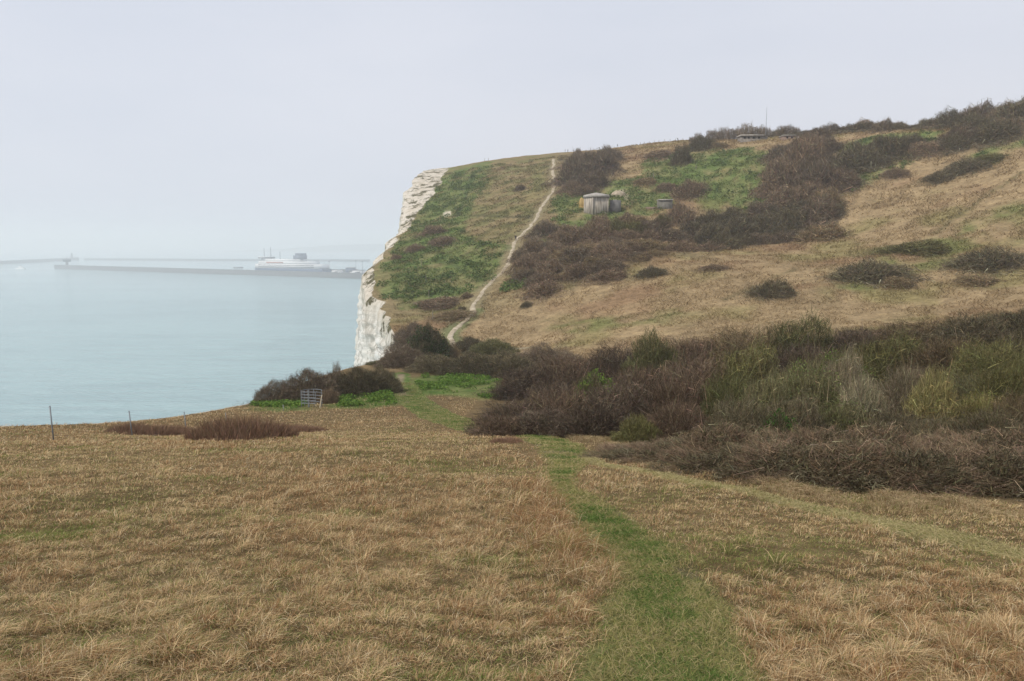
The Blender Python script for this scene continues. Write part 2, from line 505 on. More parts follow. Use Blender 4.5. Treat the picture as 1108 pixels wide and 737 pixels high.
# faint trodden tracks on the hill
for pl, hw, cc in [([(514, 185), (505, 208), (495, 232)], .8, (.04, .07, .025)), ([(495, 233.5), (530, 234), (575, 236)], .9, (.05, .055, .03)),
                   ([(572, 239), (540, 244), (505, 262), (476, 276)], .7, (.07, .06, .03)), ([(548, 252), (510, 272), (475, 287)], .7, (.09, .08, .04)),
                   ([(470, 282), (495, 290), (520, 303)], .9, (.07, .095, .035)),
                   ([(1106, 186), (1060, 217), (1010, 254)], .5, (.12, .105, .05)), ([(860, 292), (825, 307), (785, 324)], .45, (.12, .10, .05)), ([(740, 333), (700, 341), (650, 348)], .4, (.14, .12, .05))]:
    C = mixc(C, cc, path_w(GX, GY, hits(pl), hw, .6, .5 * n1) * .75)
# pale bare soil: chalk scar beside the pillbox and by the cliff
for (px, py, rad, cc) in [(671, 210, 2.2, (.46, .38, .27)), (636, 219, 3.0, (.36, .25, .10)), (484, 231, 1.7, (.48, .43, .34)), (677, 213, 1.4, (.45, .38, .28))]:
    p = hit(px, py)
    C = mixc(C, cc, sstep(rad + .7, rad - .7, np.hypot(GX - p[0], (GY - p[1]) * .5) + 1.5 * n1))
cw_ = path_w(GX, GY, CHALK_PATH, 1.1, .5, .5 * n1)
C = mixc(C, (.22, .19, .12), path_w(GX, GY, CHALK_PATH, 2.0, 1.0, n1) * .5)
C = np.clip(C, .01, .9)

# ------------------------------------------------------------------ ground mesh, cut along the cliff edge
nr, nc = GX.shape
Qg = grid_quads(nr, nc)
ins = inside.ravel()
keep = ins[Qg].any(1)
Qk = Qg[keep]
used = np.unique(Qk)
outv = used[~ins[used]]
gx, gy = GX.ravel().copy(), GY.ravel().copy()
# pull the outer ring of vertices onto the edge line
pe = par.ravel()[outv]
ii = np.clip(pe.astype(int), 0, len(LAND) - 1); jj = (ii + 1) % len(LAND); tt = (pe - ii)[:, None]
q = LAND[ii] * (1 - tt) + LAND[jj] * tt
gx[outv], gy[outv] = q[:, 0], q[:, 1]
gz = GH.ravel().copy()
gz[outv] = H(gx[outv], gy[outv])
remap = -np.ones(nr * nc, int); remap[used] = np.arange(len(used))
V = np.c_[gx[used], gy[used], gz[used] + EYE]
me = quads_np("ground", V, remap[Qk][:, ::-1], C.reshape(-1, 3)[used], smooth=True)

gm = D.materials.new("grassy_ground")
nt, ns, ls = nodes(gm)
out = N(nt, "ShaderNodeOutputMaterial")
at = N(nt, "ShaderNodeAttribute", attribute_name="Col")
tc = N(nt, "ShaderNodeTexCoord")
def noise_n(scale, detail=6, rough=.6):
    n = N(nt, "ShaderNodeTexNoise"); n.inputs["Scale"].default_value = scale; n.inputs["Detail"].default_value = detail; n.inputs["Roughness"].default_value = rough
    ls.new(tc.outputs["Object"], n.inputs["Vector"]); return n
na, nb = noise_n(.55, 8, .7), noise_n(2.4, 6, .7)
ma = N(nt, "ShaderNodeMapRange"); ma.inputs[1].default_value = .32; ma.inputs[2].default_value = .68; ma.inputs[3].default_value = .68; ma.inputs[4].default_value = 1.3
mb = N(nt, "ShaderNodeMapRange"); mb.inputs[1].default_value = .32; mb.inputs[2].default_value = .68; mb.inputs[3].default_value = .7; mb.inputs[4].default_value = 1.3
ls.new(na.outputs[0], ma.inputs[0]); ls.new(nb.outputs[0], mb.inputs[0])
mm = N(nt, "ShaderNodeMath", operation='MULTIPLY'); ls.new(ma.outputs[0], mm.inputs[0]); ls.new(mb.outputs[0], mm.inputs[1])
vm = N(nt, "ShaderNodeVectorMath", operation='SCALE'); ls.new(at.outputs["Color"], vm.inputs[0]); ls.new(mm.outputs[0], vm.inputs["Scale"])
df = N(nt, "ShaderNodeBsdfDiffuse"); ls.new(vm.outputs[0], df.inputs[0])
bp = N(nt, "ShaderNodeBump"); bp.inputs["Strength"].default_value = .8; bp.inputs["Distance"].default_value = .35
ls.new(na.outputs[0], bp.inputs["Height"]); ls.new(bp.outputs[0], df.inputs["Normal"])
ls.new(df.outputs[0], out.inputs[0])
tag(link("ground", me, gm), kind="structure")

# ------------------------------------------------------------------ chalk cliff below the edge
ns_ = len(EDGE)
tz = H(EDGE[:, 0], EDGE[:, 1]) + EYE
tan_ = np.gradient(EDGE, axis=0); tan_ /= np.linalg.norm(tan_, axis=1, keepdims=True)
outn = np.c_[tan_[:, 1], -tan_[:, 0]]           # the line runs towards the camera: seaward is on its right hand
cc_ = np.array([-1.0, 0]); flip = np.sign((outn * cc_).sum(1)); flip[flip == 0] = 1
outn *= np.where((outn @ cc_) < -0.2, -1, 1)[:, None]
rows, rcol = [], []
inl = EDGE - outn * .8
rows.append(np.c_[inl, H(inl[:, 0], inl[:, 1]) + EYE - .15])
rows.append(np.c_[EDGE, tz + .02])
NS = 16
for j in range(1, NS + 1):
    t = j / NS
    p = EDGE + BO[:, :2] * t
    z = tz + BO[:, 2] * t * (.55 + .45 * t)
    rg = .6 * np.clip(np.linalg.norm(BO[:, :2], axis=1) / 6, .15, 1)
    dn = fbm(p[:, 0] / 3.1 + 9, p[:, 1] / 3.1, z / 3.1, seed=51, oct=5, gain=.6)
    rows.append(np.c_[p + outn * (rg * .6 * dn)[:, None], z + rg * dn * math.sin(math.pi * min(t, .95))])
cb = EDGE + BO[:, :2]; cz = rows[-1][:, 2]
NV = 84
for j in range(1, NV + 1):
    t = (j / NV) ** 1.25
    z = cz * (1 - t) + (-.5) * t
    bat = 5.0 * t + 3.0 * t * t
    p = cb + outn * bat[..., None] if isinstance(bat, np.ndarray) else cb + outn * bat
    fl = fbm(EDGE[:, 1] / 5.5, EDGE[:, 0] / 5.5, z / 34, seed=61, oct=4)       # vertical buttresses
    dt = fbm(EDGE[:, 1] / 1.8, EDGE[:, 0] / 1.8, z / 1.6, seed=63, oct=4)
    bed = .22 * np.sin(z * 2.6 + 2 * fbm(EDGE[:, 1] / 12, z / 8, seed=66))
    amp = min(1, t * 14)
    p = p + outn * (amp * (1.7 * fl + .75 * dt + bed))[:, None]
    rows.append(np.c_[p, z])
V = np.concatenate(rows)
me = quads_np("cliff", V, grid_quads(len(rows), ns_), smooth=True)
a = me.attributes.new("crest", 'FLOAT', 'POINT')
dep = np.concatenate([np.clip((tz - r[:, 2]), 0, 60) for r in rows]).astype(np.float32)
a.data.foreach_set("value", dep)
cm = D.materials.new("chalk")
nt, ns, ls = nodes(cm)
out = N(nt, "ShaderNodeOutputMaterial")
b = N(nt, "ShaderNodeBsdfPrincipled"); b.inputs["Roughness"].default_value = .95; b.inputs["Specular IOR Level"].default_value = .1
tc = N(nt, "ShaderNodeTexCoord"); at = N(nt, "ShaderNodeAttribute", attribute_name="crest")
def mapn(scale, detail, rough, st=(1, 1, 1)):
    mp = N(nt, "ShaderNodeMapping"); mp.inputs["Scale"].default_value = st; ls.new(tc.outputs["Object"], mp.inputs[0])
    n = N(nt, "ShaderNodeTexNoise"); n.inputs["Scale"].default_value = scale; n.inputs["Detail"].default_value = detail; n.inputs["Roughness"].default_value = rough
    ls.new(mp.outputs[0], n.inputs["Vector"]); return n
def ramp(src, a0, a1, c0, c1):
    r = N(nt, "ShaderNodeValToRGB"); r.color_ramp.elements[0].position = a0; r.color_ramp.elements[1].position = a1
    r.color_ramp.elements[0].color = (*c0, 1); r.color_ramp.elements[1].color = (*c1, 1); ls.new(src, r.inputs[0]); return r
def mixn(f, A, B, bt='MIX'):
    m = N(nt, "ShaderNodeMix", data_type='RGBA', blend_type=bt)
    for k, s in ((0, f), (6, A), (7, B)):
        if hasattr(s, 'links'): ls.new(s, m.inputs[k])
        elif isinstance(s, tuple): m.inputs[k].default_value = (*s, 1)
        else: m.inputs[k].default_value = s
    return m.outputs[2]
big = mapn(.12, 6, .6); strat = mapn(.9, 5, .6, (.12, .12, 1.6)); fine = mapn(1.1, 8, .75); vert = mapn(.5, 6, .65, (1, 1, .12))
c = ramp(big.outputs[0], .3, .7, (.74, .70, .62), (.88, .87, .84)).outputs[0]
c = mixn(.38, c, ramp(strat.outputs[0], .36, .5, (.52, .50, .46), (1, 1, 1)).outputs[0], 'MULTIPLY')
c = mixn(.7, c, ramp(vert.outputs[0], .38, .52, (.50, .49, .46), (1, 1, 1)).outputs[0], 'MULTIPLY')
c = mixn(.36, c, ramp(fine.outputs[0], .33, .5, (.42, .38, .33), (1, 1, 1)).outputs[0], 'MULTIPLY')
# crumbling soil and turf near the crest
cr = N(nt, "ShaderNodeMapRange"); cr.inputs[1].default_value = 0; cr.inputs[2].default_value = 9; cr.inputs[3].default_value = 1; cr.inputs[4].default_value = 0
ls.new(at.outputs["Fac"], cr.inputs[0])
soil = mixn(cr.outputs[0], c, mixn(.55, c, (.50, .41, .29)))
pat = mapn(.20, 6, .75)
mt = N(nt, "ShaderNodeMath", operation='MULTIPLY_ADD'); ls.new(cr.outputs[0], mt.inputs[0]); mt.inputs[1].default_value = .20; ls.new(pat.outputs[0], mt.inputs[2])
turf = ramp(mt.outputs[0], .69, .74, (0, 0, 0), (1, 1, 1)).outputs[0]
grc = ramp(fine.outputs[0], .4, .6, (.075, .062, .034), (.13, .125, .06)).outputs[0]
c = mixn(turf, soil, grc)
# flint and dark specks of stone
sp = mapn(2.2, 3, .8)
c = mixn(ramp(sp.outputs[0], .64, .68, (0, 0, 0), (1, 1, 1)).outputs[0], c, (.20, .17, .14))
ls.new(c, b.inputs["Base Color"])
bp = N(nt, "ShaderNodeBump"); bp.inputs["Strength"].default_value = .9; bp.inputs["Distance"].default_value = .6
ls.new(fine.outputs[0], bp.inputs["Height"]); ls.new(bp.outputs[0], b.inputs["Normal"])
ls.new(b.outputs[0], out.inputs[0])
tag(link("cliff", me, cm), kind="structure")

# ------------------------------------------------------------------ worn chalk path up the hill: a trodden strip on the ground
def smooth_line(pts, step):
    pts = np.asarray(pts, float)
    s = np.r_[0, np.cumsum(np.linalg.norm(np.diff(pts[:, :2], axis=0), axis=1))]
    t = np.arange(0, s[-1], step)
    o = np.stack([np.interp(t, s, pts[:, i]) for i in (0, 1)], 1)
    for _ in range(6):
        o[1:-1] = .25 * o[:-2] + .5 * o[1:-1] + .25 * o[2:]
    return o
def strip(name, line, half, lift, mat, seed):
    L = smooth_line(line, .5)
    t = np.gradient(L, axis=0); t /= np.linalg.norm(t, axis=1, keepdims=True)
    nrm = np.c_[t[:, 1], -t[:, 0]]
    L = L + nrm * (1.1 * fbm(np.arange(len(L)) / 8, L[:, 0] * 0, seed=seed, oct=3) * min(1, half))[:, None]
    r = []
    us = np.linspace(-1, 1, 9)
    for u in us:
        hw = half * (1 + .45 * fbm(np.arange(len(L)) / 4, np.full(len(L), u * 3), seed=seed + 1, oct=3))
        p = L + nrm * (u * hw)[:, None]
        z = H(p[:, 0], p[:, 1]) + EYE + lift * (1 - u ** 4) - .05 * u ** 4
        r.append(np.c_[p, z])
    return tag(link(name, quads_np(name, np.concatenate(r), grid_quads(len(r), len(L)), smooth=True), mat), kind="structure")
pathm = plain_mat("trodden_chalk", (.50, .43, .32), .95, noise=.5, scale=.8, dark=(.24, .19, .12), bump=.6)
strip("chalk_path", CHALK_PATH, .60, .14, pathm, 71)
soilm = plain_mat("trodden_soil", (.40, .34, .24), .95, noise=.5, scale=.8, dark=(.17, .14, .08), bump=.6)
strip("crossing_path", CROSS, .5, .12, soilm, 77)

# ------------------------------------------------------------------ sea
n = 140
rs = np.concatenate([np.linspace(0, 3000, 60), np.geomspace(3300, 24000, 20)])
an = np.linspace(0, 2 * math.pi, n, endpoint=False)
V = np.stack([np.outer(rs, np.sin(an)), np.outer(rs, np.cos(an)), np.zeros((len(rs), n))], -1)
V = np.concatenate([V, V[:, :1]], 1)
me = quads_np("sea", V.reshape(-1, 3), grid_quads(len(rs), n + 1)[:, ::-1], smooth=True)
sm = D.materials.new("sea_water")
nt, ns, ls = nodes(sm)
out = N(nt, "ShaderNodeOutputMaterial")
b = N(nt, "ShaderNodeBsdfPrincipled"); b.inputs["Roughness"].default_value = .12; b.inputs["IOR"].default_value = 1.33
tc = N(nt, "ShaderNodeTexCoord")
def mapn(scale, detail, rough, st=(1, 1, 1), rz=0):
    mp = N(nt, "ShaderNodeMapping"); mp.inputs["Scale"].default_value = st; mp.inputs["Rotation"].default_value = (0, 0, rz)
    ls.new(tc.outputs["Object"], mp.inputs[0])
    n = N(nt, "ShaderNodeTexNoise"); n.inputs["Scale"].default_value = scale; n.inputs["Detail"].default_value = detail; n.inputs["Roughness"].default_value = rough
    ls.new(mp.outputs[0], n.inputs["Vector"]); return n
cur = mapn(.0035, 5, .55, (.5, 1.6, 1), .25)
cr = N(nt, "ShaderNodeValToRGB"); cr.color_ramp.elements[0].position = .40; cr.color_ramp.elements[1].position = .60
cr.color_ramp.elements[0].color = (.25, .375, .395, 1); cr.color_ramp.elements[1].color = (.315, .46, .475, 1)
ripple_shade = mapn(.035, 5, .7, (.35, 1.8, 1), .12); cad = N(nt, 'ShaderNodeMath', operation='MULTIPLY_ADD'); ls.new(ripple_shade.outputs[0], cad.inputs[0]); cad.inputs[1].default_value = .75; cad2 = N(nt, 'ShaderNodeMath', operation='ADD'); cad2.inputs[1].default_value = -.375; ls.new(cur.outputs[0], cad2.inputs[0]); ls.new(cad2.outputs[0], cad.inputs[2])  # ripple shading put into the base colour as fine stretched streaks
ls.new(cad.outputs[0], cr.inputs[0]); ls.new(cr.outputs[0], b.inputs["Base Color"])
w1 = mapn(.055, 4, .6, (.55, 1.3, 1), .3); w2 = mapn(.25, 5, .65, (.6, 1.2, 1), -.2)
ad = N(nt, "ShaderNodeMath", operation='MULTIPLY_ADD'); ls.new(w1.outputs[0], ad.inputs[0]); ad.inputs[1].default_value = 2.4; ls.new(w2.outputs[0], ad.inputs[2])
bp = N(nt, "ShaderNodeBump"); bp.inputs["Strength"].default_value = .85; bp.inputs["Distance"].default_value = 2.2
ls.new(ad.outputs[0], bp.inputs["Height"]); ls.new(bp.outputs[0], b.inputs["Normal"])
ls.new(b.outputs[0], out.inputs[0])
tag(link("sea", me, sm), kind="structure")

# ------------------------------------------------------------------ sky, sun and the haze in the air
SUN_DIR = Vector((-.62, -.42, .80)).normalized()
wd = D.worlds.new("World"); scene.world = wd; wd.use_nodes = True
nt = wd.node_tree; nt.nodes.clear(); ls = nt.links
out = N(nt, "ShaderNodeOutputWorld"); bg = N(nt, "ShaderNodeBackground"); bg.inputs[1].default_value = .1
sky = N(nt, "ShaderNodeTexSky", sky_type='NISHITA', sun_disc=False)
sky.sun_elevation = math.asin(SUN_DIR.z); sky.sun_rotation = math.atan2(SUN_DIR.x, SUN_DIR.y)
sky.air_density = 1.5; sky.dust_density = 3.0
tc = N(nt, "ShaderNodeTexCoord")
nz = N(nt, "ShaderNodeTexNoise"); nz.inputs["Scale"].default_value = 1.6; nz.inputs["Detail"].default_value = 5
mp = N(nt, "ShaderNodeMapping"); mp.inputs["Scale"].default_value = (1, 1, 3.5); ls.new(tc.outputs["Generated"], mp.inputs[0]); ls.new(mp.outputs[0], nz.inputs["Vector"])
cr = N(nt, "ShaderNodeValToRGB"); cr.color_ramp.elements[0].position = .3; cr.color_ramp.elements[1].position = .7
OVC = .985
cr.color_ramp.elements[0].color = (.595 * OVC, .640 * OVC, .740 * OVC, 1); cr.color_ramp.elements[1].color = (.690 * OVC, .718 * OVC, .800 * OVC, 1)
ls.new(nz.outputs[0], cr.inputs[0])
sc_ = N(nt, "ShaderNodeVectorMath", operation='SCALE'); sc_.inputs["Scale"].default_value = 10.0; ls.new(cr.outputs[0], sc_.inputs[0])
mx = N(nt, "ShaderNodeMix", data_type='RGBA'); mx.inputs[0].default_value = .94
ls.new(sky.outputs[0], mx.inputs[6]); ls.new(sc_.outputs[0], mx.inputs[7])
ls.new(mx.outputs[2], bg.inputs[0]); ls.new(bg.outputs[0], out.inputs[0])
sl = D.lights.new("sun", 'SUN'); sl.energy = 2.5; sl.angle = math.radians(6); sl.color = (1, .93, .82)
so = D.objects.new("sun", sl); COL.objects.link(so); so.location = (0, 0, 300)
so.rotation_mode = 'QUATERNION'; so.rotation_quaternion = SUN_DIR.to_track_quat('Z', 'Y')

HAZE = .00036
me = quads_np("haze", *box(-22000, 22000, -22000, 22000, -3.0, 190.0)[:1], box(0, 1, 0, 1, 0, 1)[1])
hm = D.materials.new("haze_air"); nt, ns, ls = nodes(hm)
out = N(nt, "ShaderNodeOutputMaterial"); pv = N(nt, "ShaderNodeVolumePrincipled")
pv.inputs["Color"].default_value = (.985, .99, 1, 1); pv.inputs["Density"].default_value = HAZE; pv.inputs["Anisotropy"].default_value = .2
ls.new(pv.outputs[0], out.inputs["Volume"])
tag(link("haze", me, hm), kind="stuff")
scene.view_settings.view_transform = 'Standard'; scene.view_settings.look = 'None'
scene.view_settings.exposure = .17; scene.view_settings.gamma = 1
scene.render.engine = 'CYCLES'
cy = scene.cycles
cy.max_bounces = 8; cy.diffuse_bounces = 3; cy.glossy_bounces = 2; cy.transmission_bounces = 2; cy.volume_bounces = 4; cy.transparent_max_bounces = 4
cy.use_denoising = True
try: cy.denoiser = 'OPENIMAGEDENOISE'
except Exception: pass
cy.use_adaptive_sampling = True; cy.adaptive_threshold = .01
cy.caustics_reflective = False; cy.caustics_refractive = False
# ------------------------------------------------------------------ grass of the near field: real blades
CANE = lambda n: rng.random(n)
def frustum(X, Y, m=.06):
    return (np.abs(X) < (W0 / 2 / F + m) * Y + .6)
THICK_FRONT = hits([(488, 452), (520, 467), (600, 472), (655, 478), (690, 500), (760, 512), (850, 531), (950, 543), (1050, 550), (1150, 556)])
def thick_side(X, Y):
    """positive inside the scrub"""
    return Y - np.interp(X, np.sort(THICK_FRONT[:, 0]), THICK_FRONT[np.argsort(THICK_FRONT[:, 0]), 1])
def scatter(n, y0, y1, power):
    """random ground points in the view, density falling with distance"""
    u = rng.random(n)
    e = 1 - power
    Y = (y0 ** e + u * (y1 ** e - y0 ** e)) ** (1 / e)
    X = (rng.random(n) * 2 - 1) * ((W0 / 2 / F + .05) * Y + .5)
    d, _ = dist_poly(X, Y, EDGE[(EDGE[:, 1] > -20) & (EDGE[:, 1] < 130)][::3])
    ed = np.interp(Y, EDGE[::-1, 1], EDGE[::-1, 0])
    k = (X > ed + .1) & ((thick_side(X, Y) < .8) | (X < -3))
    return X[k], Y[k]

STRAW = np.array([.52, .400, .240]); TANC = np.array([.38, .272, .155]); BRN = np.array([.225, .138, .068]); RED = np.array([.31, .190, .105])
PALE = np.array([.55, .47, .33]); GRN = np.array([.120, .165, .045]); OLV = np.array([.205, .205, .075]); DGR = np.array([.065, .105, .028])

def field_grass():
    allP = []
    X1, Y1 = scatter(960000, 2.9, 66, 1.18)
    m = 90000                                             # the field goes on beyond both sides of the frame
    Ys = 2.5 + 28 * rng.random(m) ** 1.5
    Xs = Ys * rng.choice((-1, 1), m, p=(.25, .75)) * (.74 + .75 * rng.random(m))
    ed_ = np.interp(Ys, EDGE[::-1, 1], EDGE[::-1, 0])
    ks = (Xs > ed_ + .1) & ((thick_side(Xs, Ys) < .8) | (Xs > 11.5))
    X, Y = np.r_[X1, Xs[ks]], np.r_[Y1, Ys[ks]]
    pcw, sww, lsh, mx_, a1, a2 = zones(X, Y)
    n = len(X)
    r = np.hypot(X, Y)
    # tussocks: jittered cells; each blade belongs to the nearest one
    best = np.full(n, 9.0); cx_ = np.zeros(n); cy_ = np.zeros(n); ch = np.zeros(n); c2 = np.zeros(n)
    cell = .22
    wx = X + .16 * fbm(X / .4, Y / .4, seed=91, oct=3); wy = Y + .16 * fbm(X / .4 + 9, Y / .4, seed=92, oct=3)
    ix, iy = np.floor(wx / cell), np.floor(wy / cell); zz = np.zeros(n)
    for ox in (-1, 0, 1):
        for oy in (-1, 0, 1):
            jx = (ix + ox + .5 + .42 * _h(ix + ox, iy + oy, zz, 301)) * cell; jy = (iy + oy + .5 + .42 * _h(ix + ox, iy + oy, zz, 302)) * cell
            big = 1 + .45 * _h(ix + ox, iy + oy, zz, 303)
            d_ = np.hypot(wx - jx, wy - jy) / (cell * big)
            m_ = d_ < best
            best = np.where(m_, d_, best); cx_ = np.where(m_, jx, cx_); cy_ = np.where(m_, jy, cy_)
            ch = np.where(m_, _h(ix + ox, iy + oy, zz, 304), ch); c2 = np.where(m_, _h(ix + ox, iy + oy, zz, 305), c2)
    core = sstep(.75, .15, best)                              # 1 in the heart of a tussock
    pat = fbm(X / 2.6, Y / 2.6, seed=103, oct=4)
    grn = fbm(X / 1.7 + 40, Y / 1.1, seed=105, oct=4)
    dm, _ = dist_poly(X, Y, MAIN)
    sg = X - np.interp(Y, MAIN[:, 1], MAIN[:, 0])
    bank = sstep(1.0, .1, dm - main_half(Y)) * (sg < 0) * sstep(16, 8, Y) * sstep(-.35, .2, fbm(X / 1.0, Y / 1.0, seed=106))
    k = rng.random(n) < np.clip(1 - pcw * 1.05, 0, 1) * np.clip(1 - .9 * sww, 0, 1) * (.62 + .38 * core)
    X, Y, best, cx_, cy_, ch, c2, core, pat, grn, bank, lsh, r, a2, sww, wx, wy = [v[k] for v in (X, Y, best, cx_, cy_, ch, c2, core, pat, grn, bank, lsh, r, a2, sww, wx, wy)]
    n = len(X)
    tall = np.clip(.38 + .6 * ch + .75 * pat + .4 * fbm(X / .9, Y / .9, seed=96, oct=3), .05, 1.25)
    hgt = (.028 + .074 * core * tall) * (.55 + .8 * rng.random(n)) + .10 * bank * (.3 + rng.random(n)) * (.4 + core)
    hgt *= np.where(lsh > .4, .6, 1) * (1 - .6 * sww) * (1 - .55 * sstep(1.2, .2, dm[k] - main_half(Y)) * sstep(11, 18, Y))
    hgt *= 1 + .5 * sstep(25, 60, r)
    z = H(X, Y) + EYE - .012 + .02 * core
    # blades fall outward from the heart of their tussock, more or less tangled by the wind
    flat = rng.random(n) < .24                            # matted dead stalks lying over the rest
    th = np.arctan2(wy - cy_, wx - cx_) + rng.normal(0, .8, n)
    th = np.where(flat, rng.random(n) * 6.283, th)
    ln = np.clip(.45 + .75 * best + .35 * rng.normal(size=n), .05, 1.8)
    ln = np.where(flat, 1.3 + .6 * rng.random(n), ln)
    z = z + np.where(flat, hgt * .35, 0)
    dx, dy = np.cos(th) * ln + .18, np.sin(th) * ln + .05
    P0 = np.c_[X, Y, z]
    P1 = P0 + np.c_[dx * hgt * .45, dy * hgt * .45, hgt * np.where(flat, .4, .66)]
    P2 = P0 + np.c_[dx * hgt * 1.25, dy * hgt * 1.25, hgt * np.where(flat, .35 + .3 * rng.normal(size=n), .98 - .30 * ln)]
    w = np.maximum(.0026, r * .00040) * (.8 + .7 * rng.random(n))
    # colour: a tussock is straw, tan, russet or olive as a whole; short growth between them is greener
    gprob = np.clip(.09 + .32 * (1 - core) + .55 * sstep(.15, .6, grn) - .25 * pat + .9 * (lsh > .3), .05, .95) * sstep(80, 14, r).clip(.35, 1) * (1 - .6 * bank)
    rusp = np.clip(.30 + .35 * c2 + .45 * pat + .6 * bank + .25 * a2, .03, .9)
    q = rng.random(n)
    c = np.where((q < .5 + .3 * ch)[:, None], STRAW, TANC)
    c = np.where((rng.random(n) < rusp)[:, None], np.where((rng.random(n) < .55)[:, None], RED, BRN), c)
    c = np.where((rng.random(n) < .08)[:, None], PALE, c)
    g = rng.random(n) < gprob
    c = np.where(g[:, None], np.where((rng.random(n) < .5)[:, None], OLV, np.where((lsh > .3)[:, None], DGR * 1.4, GRN)), c)
    c = np.where(((sww > .45) & (rng.random(n) < .6))[:, None], np.array([.42, .38, .20]), c)
    c = c * (.62 + .72 * rng.random(n))[:, None]
    side = np.c_[-np.sin(th), np.cos(th), 0 * th] + rng.normal(0, .35, (n, 3))
    me = ribbons("field_grass", P0, P1, P2, w, w * .75, c, side)
    return tag(link("field_grass", me, plant_mat("dry_blades", (1.24, 1.20, 1.13), .25, 0)), "dry tan and russet tussocky grass covering the clifftop field on both sides of the path", "grass", kind="stuff")

def path_grass():
    n0 = 130000
    u = rng.random(n0)
    e = 1 - 1.1
    Y = (2.9 ** e + u * (75 ** e - 2.9 ** e)) ** (1 / e)
    cx = np.interp(Y, MAIN[:, 1], MAIN[:, 0])
    X = cx + rng.normal(0, .62, n0) * main_half(Y) * 1.35
    extra = SIDE[:, :2]
    m = 45000
    t = rng.random(m) * (len(extra) - 1); i = t.astype(int).clip(0, len(extra) - 2); f = (t - i)[:, None]
    ps = extra[i] * (1 - f) + extra[i + 1] * f + rng.normal(0, .25, (m, 2))
    X = np.r_[X, ps[:, 0]]; Y = np.r_[Y, ps[:, 1]]
    pcw, sww, lsh, mx_, a1, a2 = zones(X, Y)
    wear = sstep(.28, .5, fbm(X / .7, Y / .9, seed=36, oct=4))
    k = rng.random(len(X)) < np.maximum(pcw * (1 - .75 * wear), .85 * sww)
    X, Y, pcw, sww = X[k], Y[k], pcw[k], sww[k]
    n = len(X); r = np.hypot(X, Y)
    h = (.028 + .03 * rng.random(n)) * (1 + .3 * fbm(X / .3, Y / .3, seed=111))
    th = rng.random(n) * 6.283
    ln = .5 + rng.random(n)
    z = H(X, Y) + EYE - .008
    P0 = np.c_[X, Y, z]
    P1 = P0 + np.c_[np.cos(th) * h * .4 * ln, np.sin(th) * h * .4 * ln, h * .6]
    P2 = P0 + np.c_[np.cos(th) * h * 1.2 * ln, np.sin(th) * h * 1.2 * ln, h * .85]
    w = np.maximum(.0035, r * .0006) * (.8 + .6 * rng.random(n))
    patch = fbm(X / .8, Y / .45, seed=113, oct=3) - .5 * sstep(.3, 1.0, np.abs(X - np.interp(Y, MAIN[:, 1], MAIN[:, 0])) / main_half(Y))
    gsel = rng.random(n) < np.clip(.36 + 1.1 * patch, .10, .9)
    c = np.where(gsel[:, None], np.where((rng.random(n) < .55)[:, None], np.array([.100, .170, .040]), np.array([.165, .220, .066])), np.where((rng.random(n) < .6)[:, None], np.array([.30, .275, .105]), np.array([.44, .36, .19])))
    c = np.where(((sww > pcw) & (rng.random(n) < .55))[:, None], np.array([.46, .39, .21]), c)
    c = c * (.75 + .5 * rng.random(n))[:, None]
    me = ribbons("path_grass", P0, P1, P2, w, w * .8, c)
    return tag(link("path_grass", me, plant_mat("path_blades", (1, 1, 1), .3, 0)), "short green trodden turf along the winding footpath", "grass", kind="stuff")

def hill_grass():
    n0 = 260000
    Y = 85 + 270 * rng.random(n0) ** 1.0
    X = (rng.random(n0) * (.72 + .18) - .16) * Y
    ed = np.interp(Y, EDGE[::-1, 1], EDGE[::-1, 0])
    k = X > ed + .6
    X, Y = X[k], Y[k]
    # colour follows the ground it grows from
    a = np.degrees(np.arctan2(X, Y)); ci = np.clip(np.round(np.interp(a, FR, np.arange(len(FR)))).astype(int), 0, len(FR) - 1)
    ri = np.clip(np.round(np.interp(np.log(np.hypot(X, Y)), lr, np.arange(len(RR)))).astype(int), 0, len(RR) - 1)
    c = C[ri, ci].copy()
    dpt, _ = dist_poly(X, Y, CHALK_PATH)
    bare = (c[:, 2] > .2) | (dpt < 1.5)
    tus = fbm(X / 3, Y / 3, seed=121, oct=3)
    k = ~bare & (rng.random(len(X)) < sstep(-.35, .25, tus))
    X, Y, c, tus = X[k], Y[k], c[k], tus[k]
    n = len(X); r = np.hypot(X, Y)
    green = (c[:, 1] > c[:, 0] * 1.15)
    h = (.28 + .34 * rng.random(n)) * (1 + .5 * tus) * (r / 200) ** .4 * np.where(green, 1.15, 1)
    th = rng.random(n) * 6.283; ln = .5 + .8 * rng.random(n)
    P0 = np.c_[X, Y, H(X, Y) + EYE - .06]
    P1 = P0 + np.c_[np.cos(th) * h * .5 * ln, np.sin(th) * h * .5 * ln, h * .6]
    P2 = P0 + np.c_[np.cos(th) * h * 1.2 * ln, np.sin(th) * h * 1.2 * ln, h * .8]
    c = c * (.84 + .45 * rng.random(n))[:, None]
    me = ribbons("hillside_grass", P0, P1, P2, .16 * (r / 200) * (.8 + .6 * rng.random(n)), .13 * (r / 200), c)
    return tag(link("hillside_grass", me, plant_mat("hill_blades", (1.08, 1.08, 1.08), .25, 0)), "rough tan grass and green growth covering the far hillside", "grass", kind="stuff")

